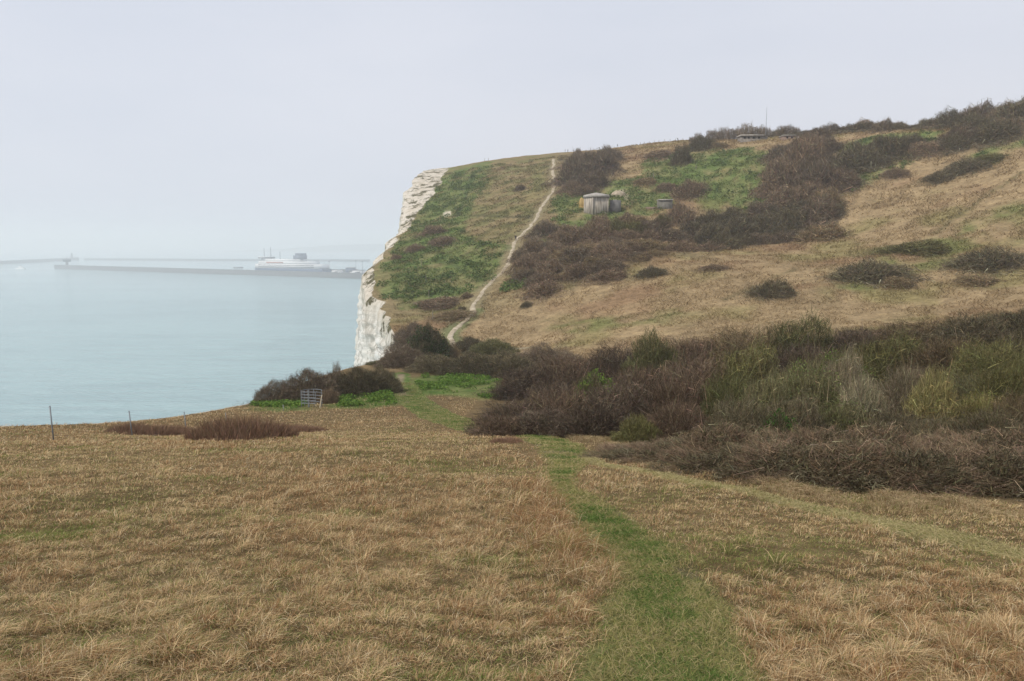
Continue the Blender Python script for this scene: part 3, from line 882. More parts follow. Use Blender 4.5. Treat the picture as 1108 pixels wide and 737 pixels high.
def lush_cover():
    """knee-high green leafy growth beside the gate and the hedge gap"""
    Cs, cols, sz = [], [], []
    for poly, n0, hh in [(zone_px['lush'][7], 6000, .26), (zone_px['lush'][8], 3400, .30), (zone_px['lush'][9], 4800, .34)]:
        pts = hits(poly, 40)
        lo, hi = pts[:, :2].min(0), pts[:, :2].max(0)
        X = lo[0] + rng.random(n0 * 3) * (hi[0] - lo[0]); Y = lo[1] + rng.random(n0 * 3) * (hi[1] - lo[1])
        d, _ = dist_poly(X, Y, pts, True)
        cl = fbm(X / 1.6, Y / 2.4, seed=131, oct=3)
        dp, _ = dist_poly(X, Y, MAIN)
        k = (d < -.4 + 2.2 * cl) & (cl > -.12 + .25 * rng.random(len(X))) & (dp > main_half(Y) + .15)
        X, Y, cl = X[k][:n0], Y[k][:n0], cl[k][:n0]
        z = H(X, Y) + EYE + rng.random(len(X)) ** .8 * hh * (.35 + 1.0 * sstep(-.35, .35, cl))
        Cs.append(np.c_[X, Y, z])
        c = np.where((rng.random(len(X)) < .5)[:, None], np.array([.095, .175, .035]), np.array([.150, .225, .05])) * (.7 + .6 * rng.random(len(X)))[:, None]
        cols.append(c); sz.append(.07 + .07 * rng.random(len(X)))
    Cs, cols, sz = np.concatenate(Cs), np.concatenate(cols), np.concatenate(sz)
    me = leaves("leafy_ground_cover", Cs, sz, cols, .8)
    return tag(link("leafy_ground_cover", me, plant_mat("lush_leaf", (1, 1, 1), .3, 0)), "bright green leafy ground cover beside the gate and hedge gap", "ground cover", kind="stuff")

def hill_cover():
    Cs, cols = [], []
    for pl in zone_px['lush'][:7] + zone_px['lush'][10:]:
        pts = hits(pl, 90)
        if len(pts) < 3: continue
        lo, hi = pts[:, :2].min(0), pts[:, :2].max(0)
        n0 = int(min(34000, (hi - lo).prod() * 9))
        X = lo[0] + rng.random(n0) * (hi[0] - lo[0]); Y = lo[1] + rng.random(n0) * (hi[1] - lo[1])
        d, _ = dist_poly(X, Y, pts, True)
        cl = fbm(X / 4, Y / 4, seed=141, oct=3)
        ed = np.interp(Y, EDGE[::-1, 1], EDGE[::-1, 0])
        k = (d < -1.5 + 7 * cl) & (cl > -.15 + .5 * rng.random(n0)) & (X > ed + .5)
        X, Y, cl = X[k], Y[k], cl[k]
        Cs.append(np.c_[X, Y, H(X, Y) + EYE + .05 + .7 * rng.random(len(X)) * sstep(-.3, .4, cl)])
        c = np.where((rng.random(len(X)) < .55)[:, None], np.array([.088, .142, .044]), np.array([.145, .180, .066])) * (.7 + .6 * rng.random(len(X)))[:, None]
        cols.append(c)
    Cs, cols = np.concatenate(Cs), np.concatenate(cols)
    me = leaves("hillside_greenery", Cs, .22 + .2 * rng.random(len(Cs)), cols, .8)
    return tag(link("hillside_greenery", me, plant_mat("hill_leaf", (1, 1, 1), .25, 0)), "patches of low green leafy growth spread over the hillside and clifftop slope", "ground cover", kind="stuff")

def gap_bank_grass():
    """pale rough grass along the foot of the scrub"""
    n = 70000
    t = rng.random(n) * (len(THICK_FRONT) - 1); i = t.astype(int).clip(0, len(THICK_FRONT) - 2); f = (t - i)[:, None]
    p = THICK_FRONT[i, :2] * (1 - f) + THICK_FRONT[i + 1, :2] * f
    p = p + np.c_[rng.normal(0, .2, n), -.2 + rng.normal(0, .42, n)]
    pcw = zones(p[:, 0], p[:, 1])[0]
    p = p[rng.random(n) > pcw * 1.2]
    n = len(p)
    X, Y = p.T
    r = np.hypot(X, Y)
    tus = fbm(X / .7, Y / .7, seed=151, oct=3)
    h = (.06 + .12 * sstep(-.3, .5, tus)) * (.5 + .9 * rng.random(n))
    th = 5 * fbm(X / .9, Y / .9, seed=152) + rng.normal(0, 1.6, n); ln = .2 + .7 * rng.random(n)
    P0 = np.c_[X, Y, H(X, Y) + EYE - .03]
    P1 = P0 + np.c_[np.cos(th) * h * .45 * ln, np.sin(th) * h * .45 * ln, h * .65]
    P2 = P0 + np.c_[np.cos(th) * h * 1.3 * ln, np.sin(th) * h * 1.3 * ln, h * .7]
    q = rng.random(n)[:, None]
    c = np.where(q < .4, STRAW, np.where(q < .66, TANC, np.where(q < .84, BRN, OLV))) * (.6 + .7 * rng.random(n))[:, None]
    w = np.maximum(.0032, r * .00036)
    return tag(link("bank_grass", ribbons("bank_grass", P0, P1, P2, w, w * .8, c), plant_mat("bank_blades", (1, 1, 1), .25, 0)), "long straw coloured grass fringing the foot of the scrub", "grass", kind="stuff")
field_grass(); path_grass(); hill_grass(); lush_cover(); hill_cover(); gap_bank_grass()
# ------------------------------------------------------------------ shrub shapes (unit radius, unit height); copies share the mesh data
def lump(d, seed, a=.36, b=.26):
    return 1 + a * vnoise(d[:, 0] * 2.1 + 5, d[:, 1] * 2.1, d[:, 2] * 2.1, seed) + b * vnoise(d[:, 0] * 5.2, d[:, 1] * 5.2, d[:, 2] * 5.2 + 3, seed + 1)

def dirs(n, low=-.1):
    z = low + (1 - low) * rng.random(n)
    a = rng.random(n) * 6.2832
    s = np.sqrt(np.clip(1 - z * z, 0, 1))
    return np.c_[s * np.cos(a), s * np.sin(a), z]

def tint(n, lo=.45, hi=1.45, pale=.09):
    v = lo + (hi - lo) * rng.random(n)
    c = np.stack([v, v, v], 1) * (1 + .07 * rng.normal(size=(n, 3)))
    c[rng.random(n) < pale] *= 2.1
    return np.clip(c, .2, 3)

def t_twigs(name, seed, n, wid, length, upright=.5, stick=.12, inner=.45, flat=1.0, lift=0.0, skirt=0.0, la=.36, lb=.26):
    """fine bare twigs filling a lumpy wind-pruned dome"""
    d = dirs(n)
    R = lump(d, seed, la, lb)
    f = np.where(rng.random(n) < inner, .35 + .55 * rng.random(n), .86 + .14 * rng.random(n))
    C = d * (R * f)[:, None]
    C[:, 2] = np.maximum(C[:, 2], 0) * flat
    if skirt > 0:                                        # ragged low growth thinning out into the grass
        m = rng.random(n) < skirt
        a = rng.random(n) * 6.2832
        rr = .85 + .75 * rng.random(n) ** 1.6 * (1 + .8 * vnoise(np.cos(a) * 2.5, np.sin(a) * 2.5, seed=seed + 5))
        S_ = np.c_[np.cos(a) * rr, np.sin(a) * rr, .22 * rng.random(n) * np.clip(1.7 - rr, .1, 1)]
        C = np.where(m[:, None], S_, C)
    gd = d * (1 - upright) + np.array([0, 0, 1.0]) * upright + rng.normal(0, .42, (n, 3))
    gd /= np.linalg.norm(gd, axis=1, keepdims=True)
    L = length * (.5 + rng.random(n))
    out_ = (rng.random(n) < .12) & (f > .85)
    L = np.where(out_, L * (1 + stick * 6), L)
    P0 = C - gd * (L * .75)[:, None]
    bend = rng.normal(0, .16, (n, 3)) * L[:, None]
    P1 = C - gd * (L * .25)[:, None] + bend
    P2 = C + gd * (L * .25)[:, None]
    P2[:, 2] = np.maximum(P2[:, 2], .02); P0[:, 2] = np.maximum(P0[:, 2], -.12)
    P0[:, 2] += lift; P1[:, 2] += lift; P2[:, 2] += lift
    return ribbons(name, P0, P1, P2, wid * (.7 + .8 * rng.random(n)), wid * .7, tint(n))

def t_canes(name, seed, n, wid):
    """tangled arching bramble canes"""
    a = rng.random(n) * 6.2832; r0 = np.sqrt(rng.random(n)) * .85
    B = np.c_[np.cos(a) * r0, np.sin(a) * r0, np.zeros(n)]
    th = rng.random(n) * 6.2832; L = .22 + .4 * rng.random(n)
    hmax = (1 - r0 ** 2 * .75) * (.35 + .75 * rng.random(n) ** .6) * lump(B, seed, .25, .2)
    h2 = hmax * (.3 + .7 * rng.random(n))
    P0 = B + np.c_[0 * th, 0 * th, hmax * .25 * rng.random(n)]
    P1 = B + np.c_[np.cos(th) * L * .45, np.sin(th) * L * .45, hmax]
    P2 = B + np.c_[np.cos(th) * L, np.sin(th) * L, h2]
    return ribbons(name, P0, P1, P2, wid, wid * .75, tint(n, .55, 1.5, .1))

def t_reeds(name, seed, n, wid):
    a = rng.random(n) * 6.2832; r0 = np.sqrt(rng.random(n))
    B = np.c_[np.cos(a) * r0, np.sin(a) * r0, np.zeros(n)]
    h = (1.05 - .7 * r0 ** 2.5) * (.45 + .6 * rng.random(n)) * lump(B, seed, .25, .15)
    lean = rng.normal(0, .10, (n, 2)) + B[:, :2] * .08
    P1 = B + np.c_[lean * h[:, None] * .4, h * .55]
    P2 = B + np.c_[lean * h[:, None] * 1.2, h]
    return ribbons(name, B, P1, P2, wid, wid * .7, tint(n, .6, 1.4, .08))

def t_stems(name, seed, n, r, h0=.9, spread=.75, trunk=False):
    """main limbs: crooked, forking, tapering"""
    parts = []
    rs = random.Random(seed)
    def grow(p, d, L, rad, depth):
        q = p
        k = 3
        for i in range(k):
            e = q + d * (L / k)
            e2 = [e[0] + rs.gauss(0, .025), e[1] + rs.gauss(0, .025), e[2]]
            parts.append(tubes([q], [e2], rad * (1 - .22 * i), rad * (1 - .22 * (i + 1)), 5))
            q = np.array(e2)
        if depth > 0:
            for _ in range(rs.choice((2, 3))):
                nd = d + np.array([rs.gauss(0, .5), rs.gauss(0, .5), rs.gauss(.1, .25)])
                nd /= np.linalg.norm(nd)
                grow(q, nd, L * rs.uniform(.55, .8), rad * .5, depth - 1)
    for i in range(n):
        a = rs.uniform(0, 6.28); s = rs.uniform(.1, spread) * (.35 if trunk else 1)
        d = np.array([math.cos(a) * s, math.sin(a) * s, 1.0]); d /= np.linalg.norm(d)
        p = np.array([0, 0, -.15])
        grow(p, d, (.42 if trunk else .40) * h0, r, 2)
    V, Q = merge(parts)
    V[:, 2] = np.minimum(V[:, 2], 1.02)
    return quads_np(name, V, Q, np.ones((len(V), 3)), smooth=True)

def t_leaves(name, seed, n, size, clumps=26, low=-.05, inner=.3):
    d = dirs(n, low)
    cd = dirs(clumps, low)
    k = np.argmax(d @ cd.T + rng.normal(0, .08, (n, clumps)), 1)
    cr = .82 + .3 * rng.random(clumps)
    dd = np.linalg.norm(d - cd[k], axis=1)
    R = lump(d, seed, .2, .1) * cr[k] * np.clip(1.12 - .55 * dd, .6, 1.2)
    f = np.where(rng.random(n) < inner, .5 + .4 * rng.random(n), .9 + .1 * rng.random(n))
    Cn = d * (R * f)[:, None]
    Cn[:, 2] = np.maximum(Cn[:, 2], .02)
    return leaves(name, Cn, size * (.6 + .8 * rng.random(n)), tint(n, .55, 1.45, .05), .4)

SH = {}
for s in range(3):
    SH['dome', s] = t_twigs("twigs", 200 + s, 19000, .0085, .15, .18, .10)
    SH['fardome', s] = t_twigs("twigs", 210 + s, 6200, .020, .24, .35, .30, skirt=.26)
    SH['clip', s] = t_twigs("twigs", 215 + s, 17000, .0085, .12, .15, .0, .4, .92, 0, .06, .16, .20)
    SH['twiggy', s] = t_twigs("twigs", 220 + s, 14500, .0075, .18, .25, .5, .55)
    SH['cane', s] = t_twigs("canes", 230 + s, 22000, .0050, .19, .08, .2, .4)
    SH['leafy', s] = t_leaves("leaves", 250 + s, 6500, .035)
    SH['leafysparse', s] = t_leaves("leaves", 260 + s, 3600, .026, 40, .0, .15)
for s in range(2):
    SH['reed', s] = t_reeds("shoots", 240 + s, 9000, .011)
    SH['stem', s] = t_stems("branches", 270 + s, 7, .020)
    SH['trunk', s] = t_stems("trunk", 280 + s, 4, .045, 1.0, .9, True)
    SH['crown', s] = t_twigs("crown", 285 + s, 4200, .011, .20, .25, .45, .30, .45, .52)
    SH['farcrown', s] = t_twigs("crown", 287 + s, 1500, .018, .25, .35, .25, .3, .72, .30)
    SH['crownleaf', s] = t_leaves("crown", 290 + s, 3000, .03, 30, .1, .3)

PM = {k: plant_mat("bark_" + k, v, 0, .18) for k, v in dict(
    purple=(.205, .150, .100), plum=(.168, .130, .090), brown=(.215, .162, .094), dark=(.125, .106, .066), grey=(.215, .180, .118), bramble=(.200, .145, .096), clipped=(.132, .104, .074), deepred=(.135, .098, .068), deepplum=(.112, .086, .063), deepbrown=(.145, .110, .066),
    olive=(.135, .126, .055), pale=(.28, .25, .16), reed=(.215, .135, .088), darkgreen=(.100, .098, .045), lichen=(.165, .150, .080), stem=(.14, .12, .095), palestem=(.44, .40, .30), yellow=(.215, .190, .085)).items()}
LM = {k: plant_mat("leaf_" + k, v, .25, .18) for k, v in dict(
    ivy=(.060, .115, .030), grass=(.115, .165, .042), sage=(.140, .152, .062), mustard=(.200, .185, .065), dark=(.045, .070, .026), bright=(.11, .18, .035)).items()}

def slot(o, m):
    """material on the object, so that copies of one mesh can differ in colour"""
    if not o.data.materials: o.data.materials.append(None)
    o.material_slots[0].link = 'OBJECT'
    o.material_slots[0].material = m

def ground_quat(x, y, amount, yaw):
    e = 1.5
    nx = -(H(x + e, y) - H(x - e, y)) / (2 * e); ny = -(H(x, y + e) - H(x, y - e)) / (2 * e)
    nrm = Vector((float(nx), float(ny), 1)).normalized()
    nrm = Vector((0, 0, 1)).lerp(nrm, amount).normalized()
    return nrm.to_track_quat('Z', 'Y') @ Quaternion((0, 0, 1), 0) @ Quaternion((0, 0, 1), yaw)

cnt = [0]
def plant(name, cat, label, group, loc, sx, sy, h, parts, tilt=0.0, yaw=None, single=False):
    """one plant: an Empty at its foot and its parts, or one mesh where it shows only a few pixels"""
    cnt[0] += 1
    yaw = rng.uniform(-.35, .35) if yaw is None else yaw
    q = ground_quat(loc[0], loc[1], tilt, yaw)
    if single:
        pn, me, mt = parts[0]
        o = D.objects.new(name, me); COL.objects.link(o)
        o.location = loc; o.rotation_mode = 'QUATERNION'; o.rotation_quaternion = q; o.scale = (sx, sy, h)
        slot(o, mt)
        return tag(o, label, cat, group)
    r = empty(name, loc, q, (sx, sy, h))
    tag(r, label, cat, group)
    for pn, me, mt in parts:
        o = D.objects.new(pn, me); COL.objects.link(o); o.parent = r
        slot(o, mt)
    return r

def kind_parts(kind, col, s):
    s2 = s % 2; s3 = s % 3
    if kind == 'dome': return [("twigs", SH['dome', s3], PM[col]), ("branches", SH['stem', s2], PM['stem'])]
    if kind == 'clip': return [("twigs", SH['clip', s3], PM[col]), ("branches", SH['stem', s2], PM['stem'])]
    if kind == 'far': return [("twigs", SH['fardome', s3], PM[col])]
    if kind == 'twiggy': return [("twigs", SH['twiggy', s3], PM[col]), ("branches", SH['stem', s2], PM['stem'])]
    if kind == 'pale': return [("twigs", SH['twiggy', s3], PM[col]), ("branches", SH['stem', s2], PM['palestem'])]
    if kind == 'bramble': return [("canes", SH['cane', s3], PM[col]), ("twigs", SH['dome', s3], PM['dark'])]
    if kind == 'reed': return [("shoots", SH['reed', s2], PM[col])]
    if kind == 'leafy': return [("leaves", SH['leafy', s3], LM[col]), ("branches", SH['stem', s2], PM['stem']), ("twigs", SH['dome', s3], PM['dark'])]
    if kind == 'sparse': return [("leaves", SH['leafysparse', s3], LM[col]), ("twigs", SH['twiggy', s3], PM['lichen' if col != 'mustard' else 'yellow']), ("branches", SH['stem', s2], PM['palestem'])]
    if kind == 'tree': return [("trunk", SH['trunk', s2], PM['stem']), ("crown", SH['farcrown', s2], PM[col])]
    if kind == 'paletree': return [("trunk", SH['trunk', s2], PM['palestem']), ("crown", SH['crown', s2], PM[col])]

# ---- hillside and hedge shrubs: (name, centre px, base py, width px, height px, kind, colour, group, label)
HB = "shrubs on the far hillside"; SK = "bushes along the hilltop skyline"; NB = "dark wind-clipped bushes by the gate"
HILL = [
 # clump by the chalk path at the skyline
 (625, 200, 40, 32, 'far', 'plum', HB, "dark plum bush hard against the right of the chalk path near the skyline"),
 (648, 190, 46, 27, 'far', 'plum', HB, "broad dark bush on the skyline just right of the path-side bush"),
 (640, 203, 40, 18, 'far', 'plum', HB, "dark bush in front of the skyline clump, directly above the concrete pillbox"),
 (618, 208, 22, 12, 'far', 'purple', HB, "small low bush at the chalk path below the skyline clump"),
 (632, 211, 30, 11, 'far', 'purple', HB, "low purple-brown bush right behind the pillbox roof"),
 (737, 179, 24, 19, 'far', 'dark', HB, "round dark bush alone on the green slope below the hilltop fence posts"),
 (759, 163, 28, 15, 'far', 'dark', HB, "dark bush at the hilltop left of the flat concrete ruin"),
 (778, 161, 24, 8, 'far', 'brown', HB, "low brown bush in front of the hilltop row of small trees"),
 (711, 171, 34, 8, 'far', 'purple', HB, "faint low purple shrub spread under the hilltop fence posts"),
 (746, 212, 36, 17, 'far', 'purple', HB, "purple-brown bush up the slope above the small concrete block"),
 (722, 206, 24, 9, 'far', 'purple', HB, "low purple bush just above left of the small concrete block"),
 (697, 199, 28, 7, 'far', 'brown', HB, "flat brown shrub between the pillbox and the hilltop"),
 (590, 256, 32, 17, 'far', 'plum', HB, "dark bush right of the chalk path beside the walker"),
 (618, 262, 36, 20, 'far', 'purple', HB, "purple bush in the mid-slope band below left of the pillbox"),
 (646, 262, 34, 20, 'far', 'purple', HB, "purple bush in the mid-slope band directly below the pillbox"),
 (668, 255, 30, 17, 'far', 'olive', HB, "olive bush in the mid-slope band below right of the pillbox"),
 (690, 258, 32, 19, 'far', 'olive', HB, "olive bush in the mid-slope band between pillbox and small concrete block"),
 (712, 252, 28, 18, 'far', 'olive', HB, "olive-brown bush just below the small concrete block"),
 (735, 244, 34, 24, 'far', 'purple', HB, "purple-brown bush right beside the small concrete block"),
 (755, 259, 52, 20, 'far', 'dark', HB, "left end of the long dark bank of bushes right of the small concrete block"),
 (792, 261, 56, 24, 'far', 'dark', HB, "middle bush of the long dark bank below the hilltop ruin"),
 (829, 256, 56, 26, 'far', 'dark', HB, "right bush of the long dark bank below the hilltop ruin"),
 (858, 249, 44, 24, 'far', 'dark', HB, "dark bush where the long bank meets the tall hillside thicket"),
 (886, 241, 46, 26, 'far', 'plum', HB, "dark rounded bush at the lower right end of the long bank"),
 (772, 272, 40, 11, 'far', 'purple', HB, "low purple bush under the left part of the long dark bank"),
 (700, 272, 44, 15, 'far', 'brown', HB, "brown bush at the lower edge of the mid-slope band"),
 (735, 273, 36, 13, 'far', 'purple', HB, "purple bush at the lower edge of the mid-slope band, below the small concrete block"),
 (660, 280, 44, 19, 'far', 'purple', HB, "wide purple bush at the foot of the mid-slope band"),
 (625, 285, 42, 20, 'far', 'plum', HB, "dark wide bush at the lower left of the mid-slope band"),
 (595, 298, 36, 17, 'far', 'purple', HB, "purple bush tapering the mid-slope band towards the chalk path"),
 (578, 272, 28, 15, 'far', 'plum', HB, "dark bush right of the chalk path below the walker"),
 (565, 281, 24, 12, 'far', 'plum', HB, "dark low bush touching the middle bend of the chalk path"),
 (588, 318, 44, 15, 'far', 'purple', HB, "low purple mound on the tan grass right of the lower chalk path"),
 (570, 332, 14, 6, 'far', 'dark', HB, "tiny dark bush low on the tan grass near the path foot"),
 (620, 303, 14, 8, 'far', 'purple', HB, "tiny round purple bush on tan grass under the mid-slope band"),
 (658, 302, 40, 11, 'far', 'purple', HB, "oval purple bush lying on tan grass below the mid-slope band"),
 (705, 300, 32, 12, 'far', 'dark', HB, "small dark oval bush alone in the middle of the tan slope"),
 # tall hillside thicket
 (848, 208, 48, 36, 'far', 'purple', HB, "tall purple-brown bush at the left edge of the upper hillside thicket"),
 (870, 186, 52, 34, 'far', 'purple', HB, "high purple-brown bush where the upper thicket reaches the skyline"),
 (886, 208, 50, 32, 'far', 'plum', HB, "dark bush in the middle of the upper hillside thicket"),
 (858, 228, 50, 28, 'far', 'purple', HB, "lower left purple bush of the upper hillside thicket"),
 (893, 228, 40, 22, 'far', 'brown', HB, "olive-brown bush at the bottom of the upper hillside thicket"),
 (927, 184, 50, 28, 'far', 'dark', HB, "dark upright bush above the green strip on the upper right slope"),
 (962, 172, 48, 26, 'far', 'dark', HB, "dark bush at the upper end of the green strip near the skyline"),
 (915, 204, 36, 18, 'far', 'plum', HB, "dark bush between the green strip and the upper thicket"),
 (968, 191, 26, 9, 'far', 'purple', HB, "small low purple bush at the top edge of the tan slope"),
 (1003, 166, 40, 14, 'far', 'purple', HB, "low purple bush linking the green strip to the right skyline bushes"),
 (1016, 196, 34, 11, 'far', 'dark', HB, "lower end of the dark slanting shrub streak on the upper tan slope"),
 (1045, 184, 46, 12, 'far', 'dark', HB, "middle of the dark slanting shrub streak on the upper tan slope"),
 (1072, 174, 32, 8, 'far', 'olive', HB, "upper end of the dark slanting shrub streak on the upper tan slope"),
 (888, 261, 56, 18, 'far', 'brown', HB, "isolated brown domed bush below the long dark bank"),
 (940, 303, 74, 22, 'far', 'dark', HB, "wide dark bush low on the tan slope, right of the round lone bush"),
 (972, 312, 34, 14, 'far', 'brown', HB, "small brown bush at the right foot of the wide dark bush"),
 (990, 274, 74, 13, 'far', 'olive', HB, "faint olive shrub patch across the middle of the right tan slope"),
 (1072, 290, 76, 22, 'far', 'dark', HB, "large dark bush at the right edge of the tan slope"),
 (1058, 307, 50, 10, 'far', 'brown', HB, "flat brown shrub below the large dark bush at the right edge"),
 (834, 322, 50, 19, 'far', 'dark', HB, "round dark lone bush just above the valley thicket"),
 (772, 292, 30, 6, 'far', 'purple', HB, "thin low purple shrub on tan grass below the long dark bank"),
 # headland
 (470, 254, 30, 11, 'far', 'purple', HB, "purple scrub patch on the green headland just below the bare chalk scar"),
 (478, 265, 34, 9, 'far', 'purple', HB, "purple scrub patch in the middle of the green headland slope"),
 (449, 273, 22, 9, 'far', 'purple', HB, "purple scrub patch near the cliff edge half way up the headland"),
 (430, 281, 14, 6, 'far', 'purple', HB, "tiny purple shrub at the cliff edge low on the headland"),
 (474, 332, 60, 10, 'far', 'purple', HB, "long flat purple shrub across the foot of the headland"),
 (492, 343, 46, 7, 'far', 'brown', HB, "long thin brown shrub just above the valley bushes"),
 (500, 337, 12, 6, 'far', 'dark', HB, "small dark bush beside the bottom end of the chalk path"),
 (563, 206, 14, 6, 'far', 'plum', HB, "small dark shrub alone on the plain upper headland slope"),
 (505, 323, 14, 7, 'far', 'brown', HB, "small brown bush left of the lower chalk path bend"),
 # skyline
 (935, 143, 44, 11, 'far', 'dark', SK, "long dark skyline bush right of the hilltop thicket peak"),
 (908, 146, 34, 10, 'far', 'plum', SK, "dark skyline bush left of the long skyline bush"),
 (962, 139, 28, 9, 'far', 'plum', SK, "dark skyline bush beside the umbrella-shaped little tree"),
 (1008, 139, 26, 11, 'far', 'dark', SK, "rounded dark skyline bush left of the big right-hand skyline scrub"),
 (1038, 141, 42, 20, 'far', 'dark', SK, "leftmost of the big dark skyline bushes at the upper right"),
 (1068, 136, 46, 24, 'far', 'plum', SK, "tall dark skyline bush second from the right frame edge"),
 (1103, 134, 50, 26, 'far', 'dark', SK, "dark skyline bush cut by the right frame edge"),
 (1035, 158, 44, 20, 'far', 'plum', HB, "dark bush under the big skyline bushes at the upper right"),
 (1072, 154, 52, 22, 'far', 'dark', HB, "dark bush above the green strip at the upper right edge"),
 (845, 152, 22, 12, 'far', 'dark', SK, "dark bush at the hilltop just left of the low brick ruin"),
 (814, 154, 14, 9, 'far', 'purple', SK, "bush standing in front of the flat concrete ruin's wall"),
 (806, 156, 12, 8, 'far', 'dark', SK, "small dark bush at the lower left corner of the flat concrete ruin"),
]
TREES = [
 (626, 168, 8, 7, 'plum', "lone tiny bare tree on the skyline above the chalk path"),
 (749, 154, 6, 6, 'plum', "smallest bare tree at the left end of the hilltop row"),
 (756, 156, 12, 11, 'plum', "small bare tree near the left end of the hilltop row"),
 (772, 153, 16, 13, 'plum', "first full bare tree of the dense hilltop row"),
 (784, 152, 16, 13, 'plum', "bare tree second in the dense hilltop row"),
 (796, 152, 18, 14, 'plum', "bare tree in the middle of the dense hilltop row"),
 (809, 151, 20, 16, 'plum', "tallest bare tree of the dense hilltop row, left of the mast"),
 (822, 150, 18, 14, 'plum', "bare tree at the right end of the dense hilltop row"),
 (831, 149, 14, 10, 'plum', "low bare tree closing the hilltop row beside the mast foot"),
 (852, 148, 22, 13, 'plum', "bare tree right of the mast above the low brick ruin"),
 (863, 147, 14, 8, 'plum', "low bare tree at the right end of the low brick ruin"),
 (975, 139, 16, 9, 'dark', "umbrella-shaped little tree on the skyline between two bushes"),
 (1026, 128, 18, 13, 'plum', "ragged bare tree rising at the left of the big skyline scrub"),
]
def place_hill(cx, by, wp, hp, kind, col, group, label, nm="shrub", single=True, y0=70, deep=.8, i=0):
    p = hit(cx, by - .15 * hp, y0)
    if p is None:
        p = hit(cx, by + 2, y0)
    if p is None:
        for k in range(4, 14):
            p = hit(cx, by + k, y0)
            if p is not None: break
    d = p[1]
    w = wp * d / F; h = hp * d / F
    flat = wp > 1.9 * hp
    return plant(nm, "bush", label, group, (p[0], p[1], p[2] - .08 * h), w * .54, w * .54 * deep, h * (.90 if flat else .95), kind_parts(kind, col, i), .75 if flat else .45, single=single)
for i, (cx, by, wp, hp, kind, col, grp, lab) in enumerate(HILL):
    if grp == SK:                                    # these stand on the ridge itself
        for k in range(0, 40):
            p = hit(cx, by - hp + k, 120)
            if p is not None: break
        top_ = P(cx, by - hp - 1, p[1] + 3)[2] + EYE
        d = p[1]; w = wp * d / F
        plant("shrub", "bush", lab, grp, (p[0], p[1] + 2.5, p[2] - .5), w * .52, w * .4, max(top_ - p[2] + .5, 2.2), kind_parts(kind, col, i), 0, single=True)
        continue
    place_hill(cx, by, wp, hp, kind, col, grp, lab, "shrub", True, 70, .8, i)
for i, (cx, by, wp, hp, col, lab) in enumerate(TREES):
    p = None
    for k in range(0, 14):
        p = hit(cx, by + k, 150)
        if p is not None: break
    d = p[1]
    plant("bare_tree", "tree", lab, "bare trees on the hilltop", (p[0], p[1] + 2, p[2] - .2), wp * d / F * .5, wp * d / F * .5, (hp + 1.5) * d / F, kind_parts('tree', col, i), 0)

# bushes that close up the bands: nothing in the photograph tells one from the next
BANDS = [
 ([(548, 296), (600, 258), (640, 245), (720, 240), (750, 250), (720, 276), (650, 298), (580, 312)], 52, ('purple', 'plum', 'brown', 'purple'), (20, 34), "one of the purple-brown bushes filling the scrub band below the pillbox", "bushes filling the scrub band below the pillbox"),
 ([(728, 262), (780, 242), (850, 228), (905, 222), (898, 246), (850, 264), (780, 273)], 26, ('dark', 'plum', 'dark'), (28, 40), "one of the dark bushes filling the long bank right of the small concrete block", "bushes filling the long dark bank"),
 ([(830, 208), (850, 170), (880, 150), (906, 152), (905, 190), (900, 230), (850, 236)], 22, ('purple', 'plum'), (26, 40), "one of the purple-brown bushes filling the upper hillside thicket", "bushes filling the upper hillside thicket"),
 ([(905, 196), (930, 168), (975, 154), (1000, 158), (1030, 150), (1108, 132), (1108, 150), (1045, 164), (985, 168)], 16, ('dark', 'plum', 'dark'), (26, 40), "one of the dark bushes between the green strips below the right skyline", "dark bushes below the right skyline"),
 ([(616, 206), (617, 180), (640, 170), (668, 168), (658, 190)], 9, ('plum', 'plum'), (24, 34), "one of the dark bushes packed in the skyline clump right of the chalk path", "bushes of the skyline clump by the chalk path"),
]
for bi, (poly, n_, cols_, (wa, wb), lab, grp) in enumerate(BANDS):
    pl = np.array(poly, float); k = 0; tries = 0
    while k < n_ and tries < 4000:
        tries += 1
        q_ = pl.min(0) + rng.random(2) * (pl.max(0) - pl.min(0))
        if dist_poly(np.array([q_[0]]), np.array([q_[1]]), pl, True)[0][0] > 0: continue
        wp = rng.uniform(wa, wb)
        place_hill(q_[0], q_[1], wp, wp * rng.uniform(.36, .58), 'far', cols_[k % len(cols_)], grp, lab, "shrub", True, 70, .85, k)
        k += 1
# the ragged scrub line along the ridge at the upper right
PRX = [850, 865, 880, 900, 935, 960, 985, 1008, 1022, 1038, 1068, 1090, 1115]; PRY = [151, 147, 140, 137, 131, 131, 134, 129, 128, 121, 113, 110, 106]
for k, cx in enumerate(np.r_[np.linspace(868, 1008, 11), np.linspace(1022, 1116, 9)]):
    tp = np.interp(cx, PRX, PRY) + rng.uniform(-1.5, 3.5)
    for j in range(0, 40):
        p = hit(cx, tp - 6 + j, 120)
        if p is not None: break
    d = p[1] + 3; wp = rng.uniform(22, 36)
    z_ = float(H(p[0], d)) + EYE
    plant("shrub", "bush", "one of the dark bushes packed along the ragged skyline at the upper right", "bushes packed along the right skyline", (p[0] * d / p[1], d, z_ - .5), wp * d / F * .52, wp * d / F * .4, max(P(cx, tp, d)[2] + EYE - z_ + .5, 2.0), kind_parts('far', ('dark', 'plum', 'purple')[k % 3], k), 0, single=True)
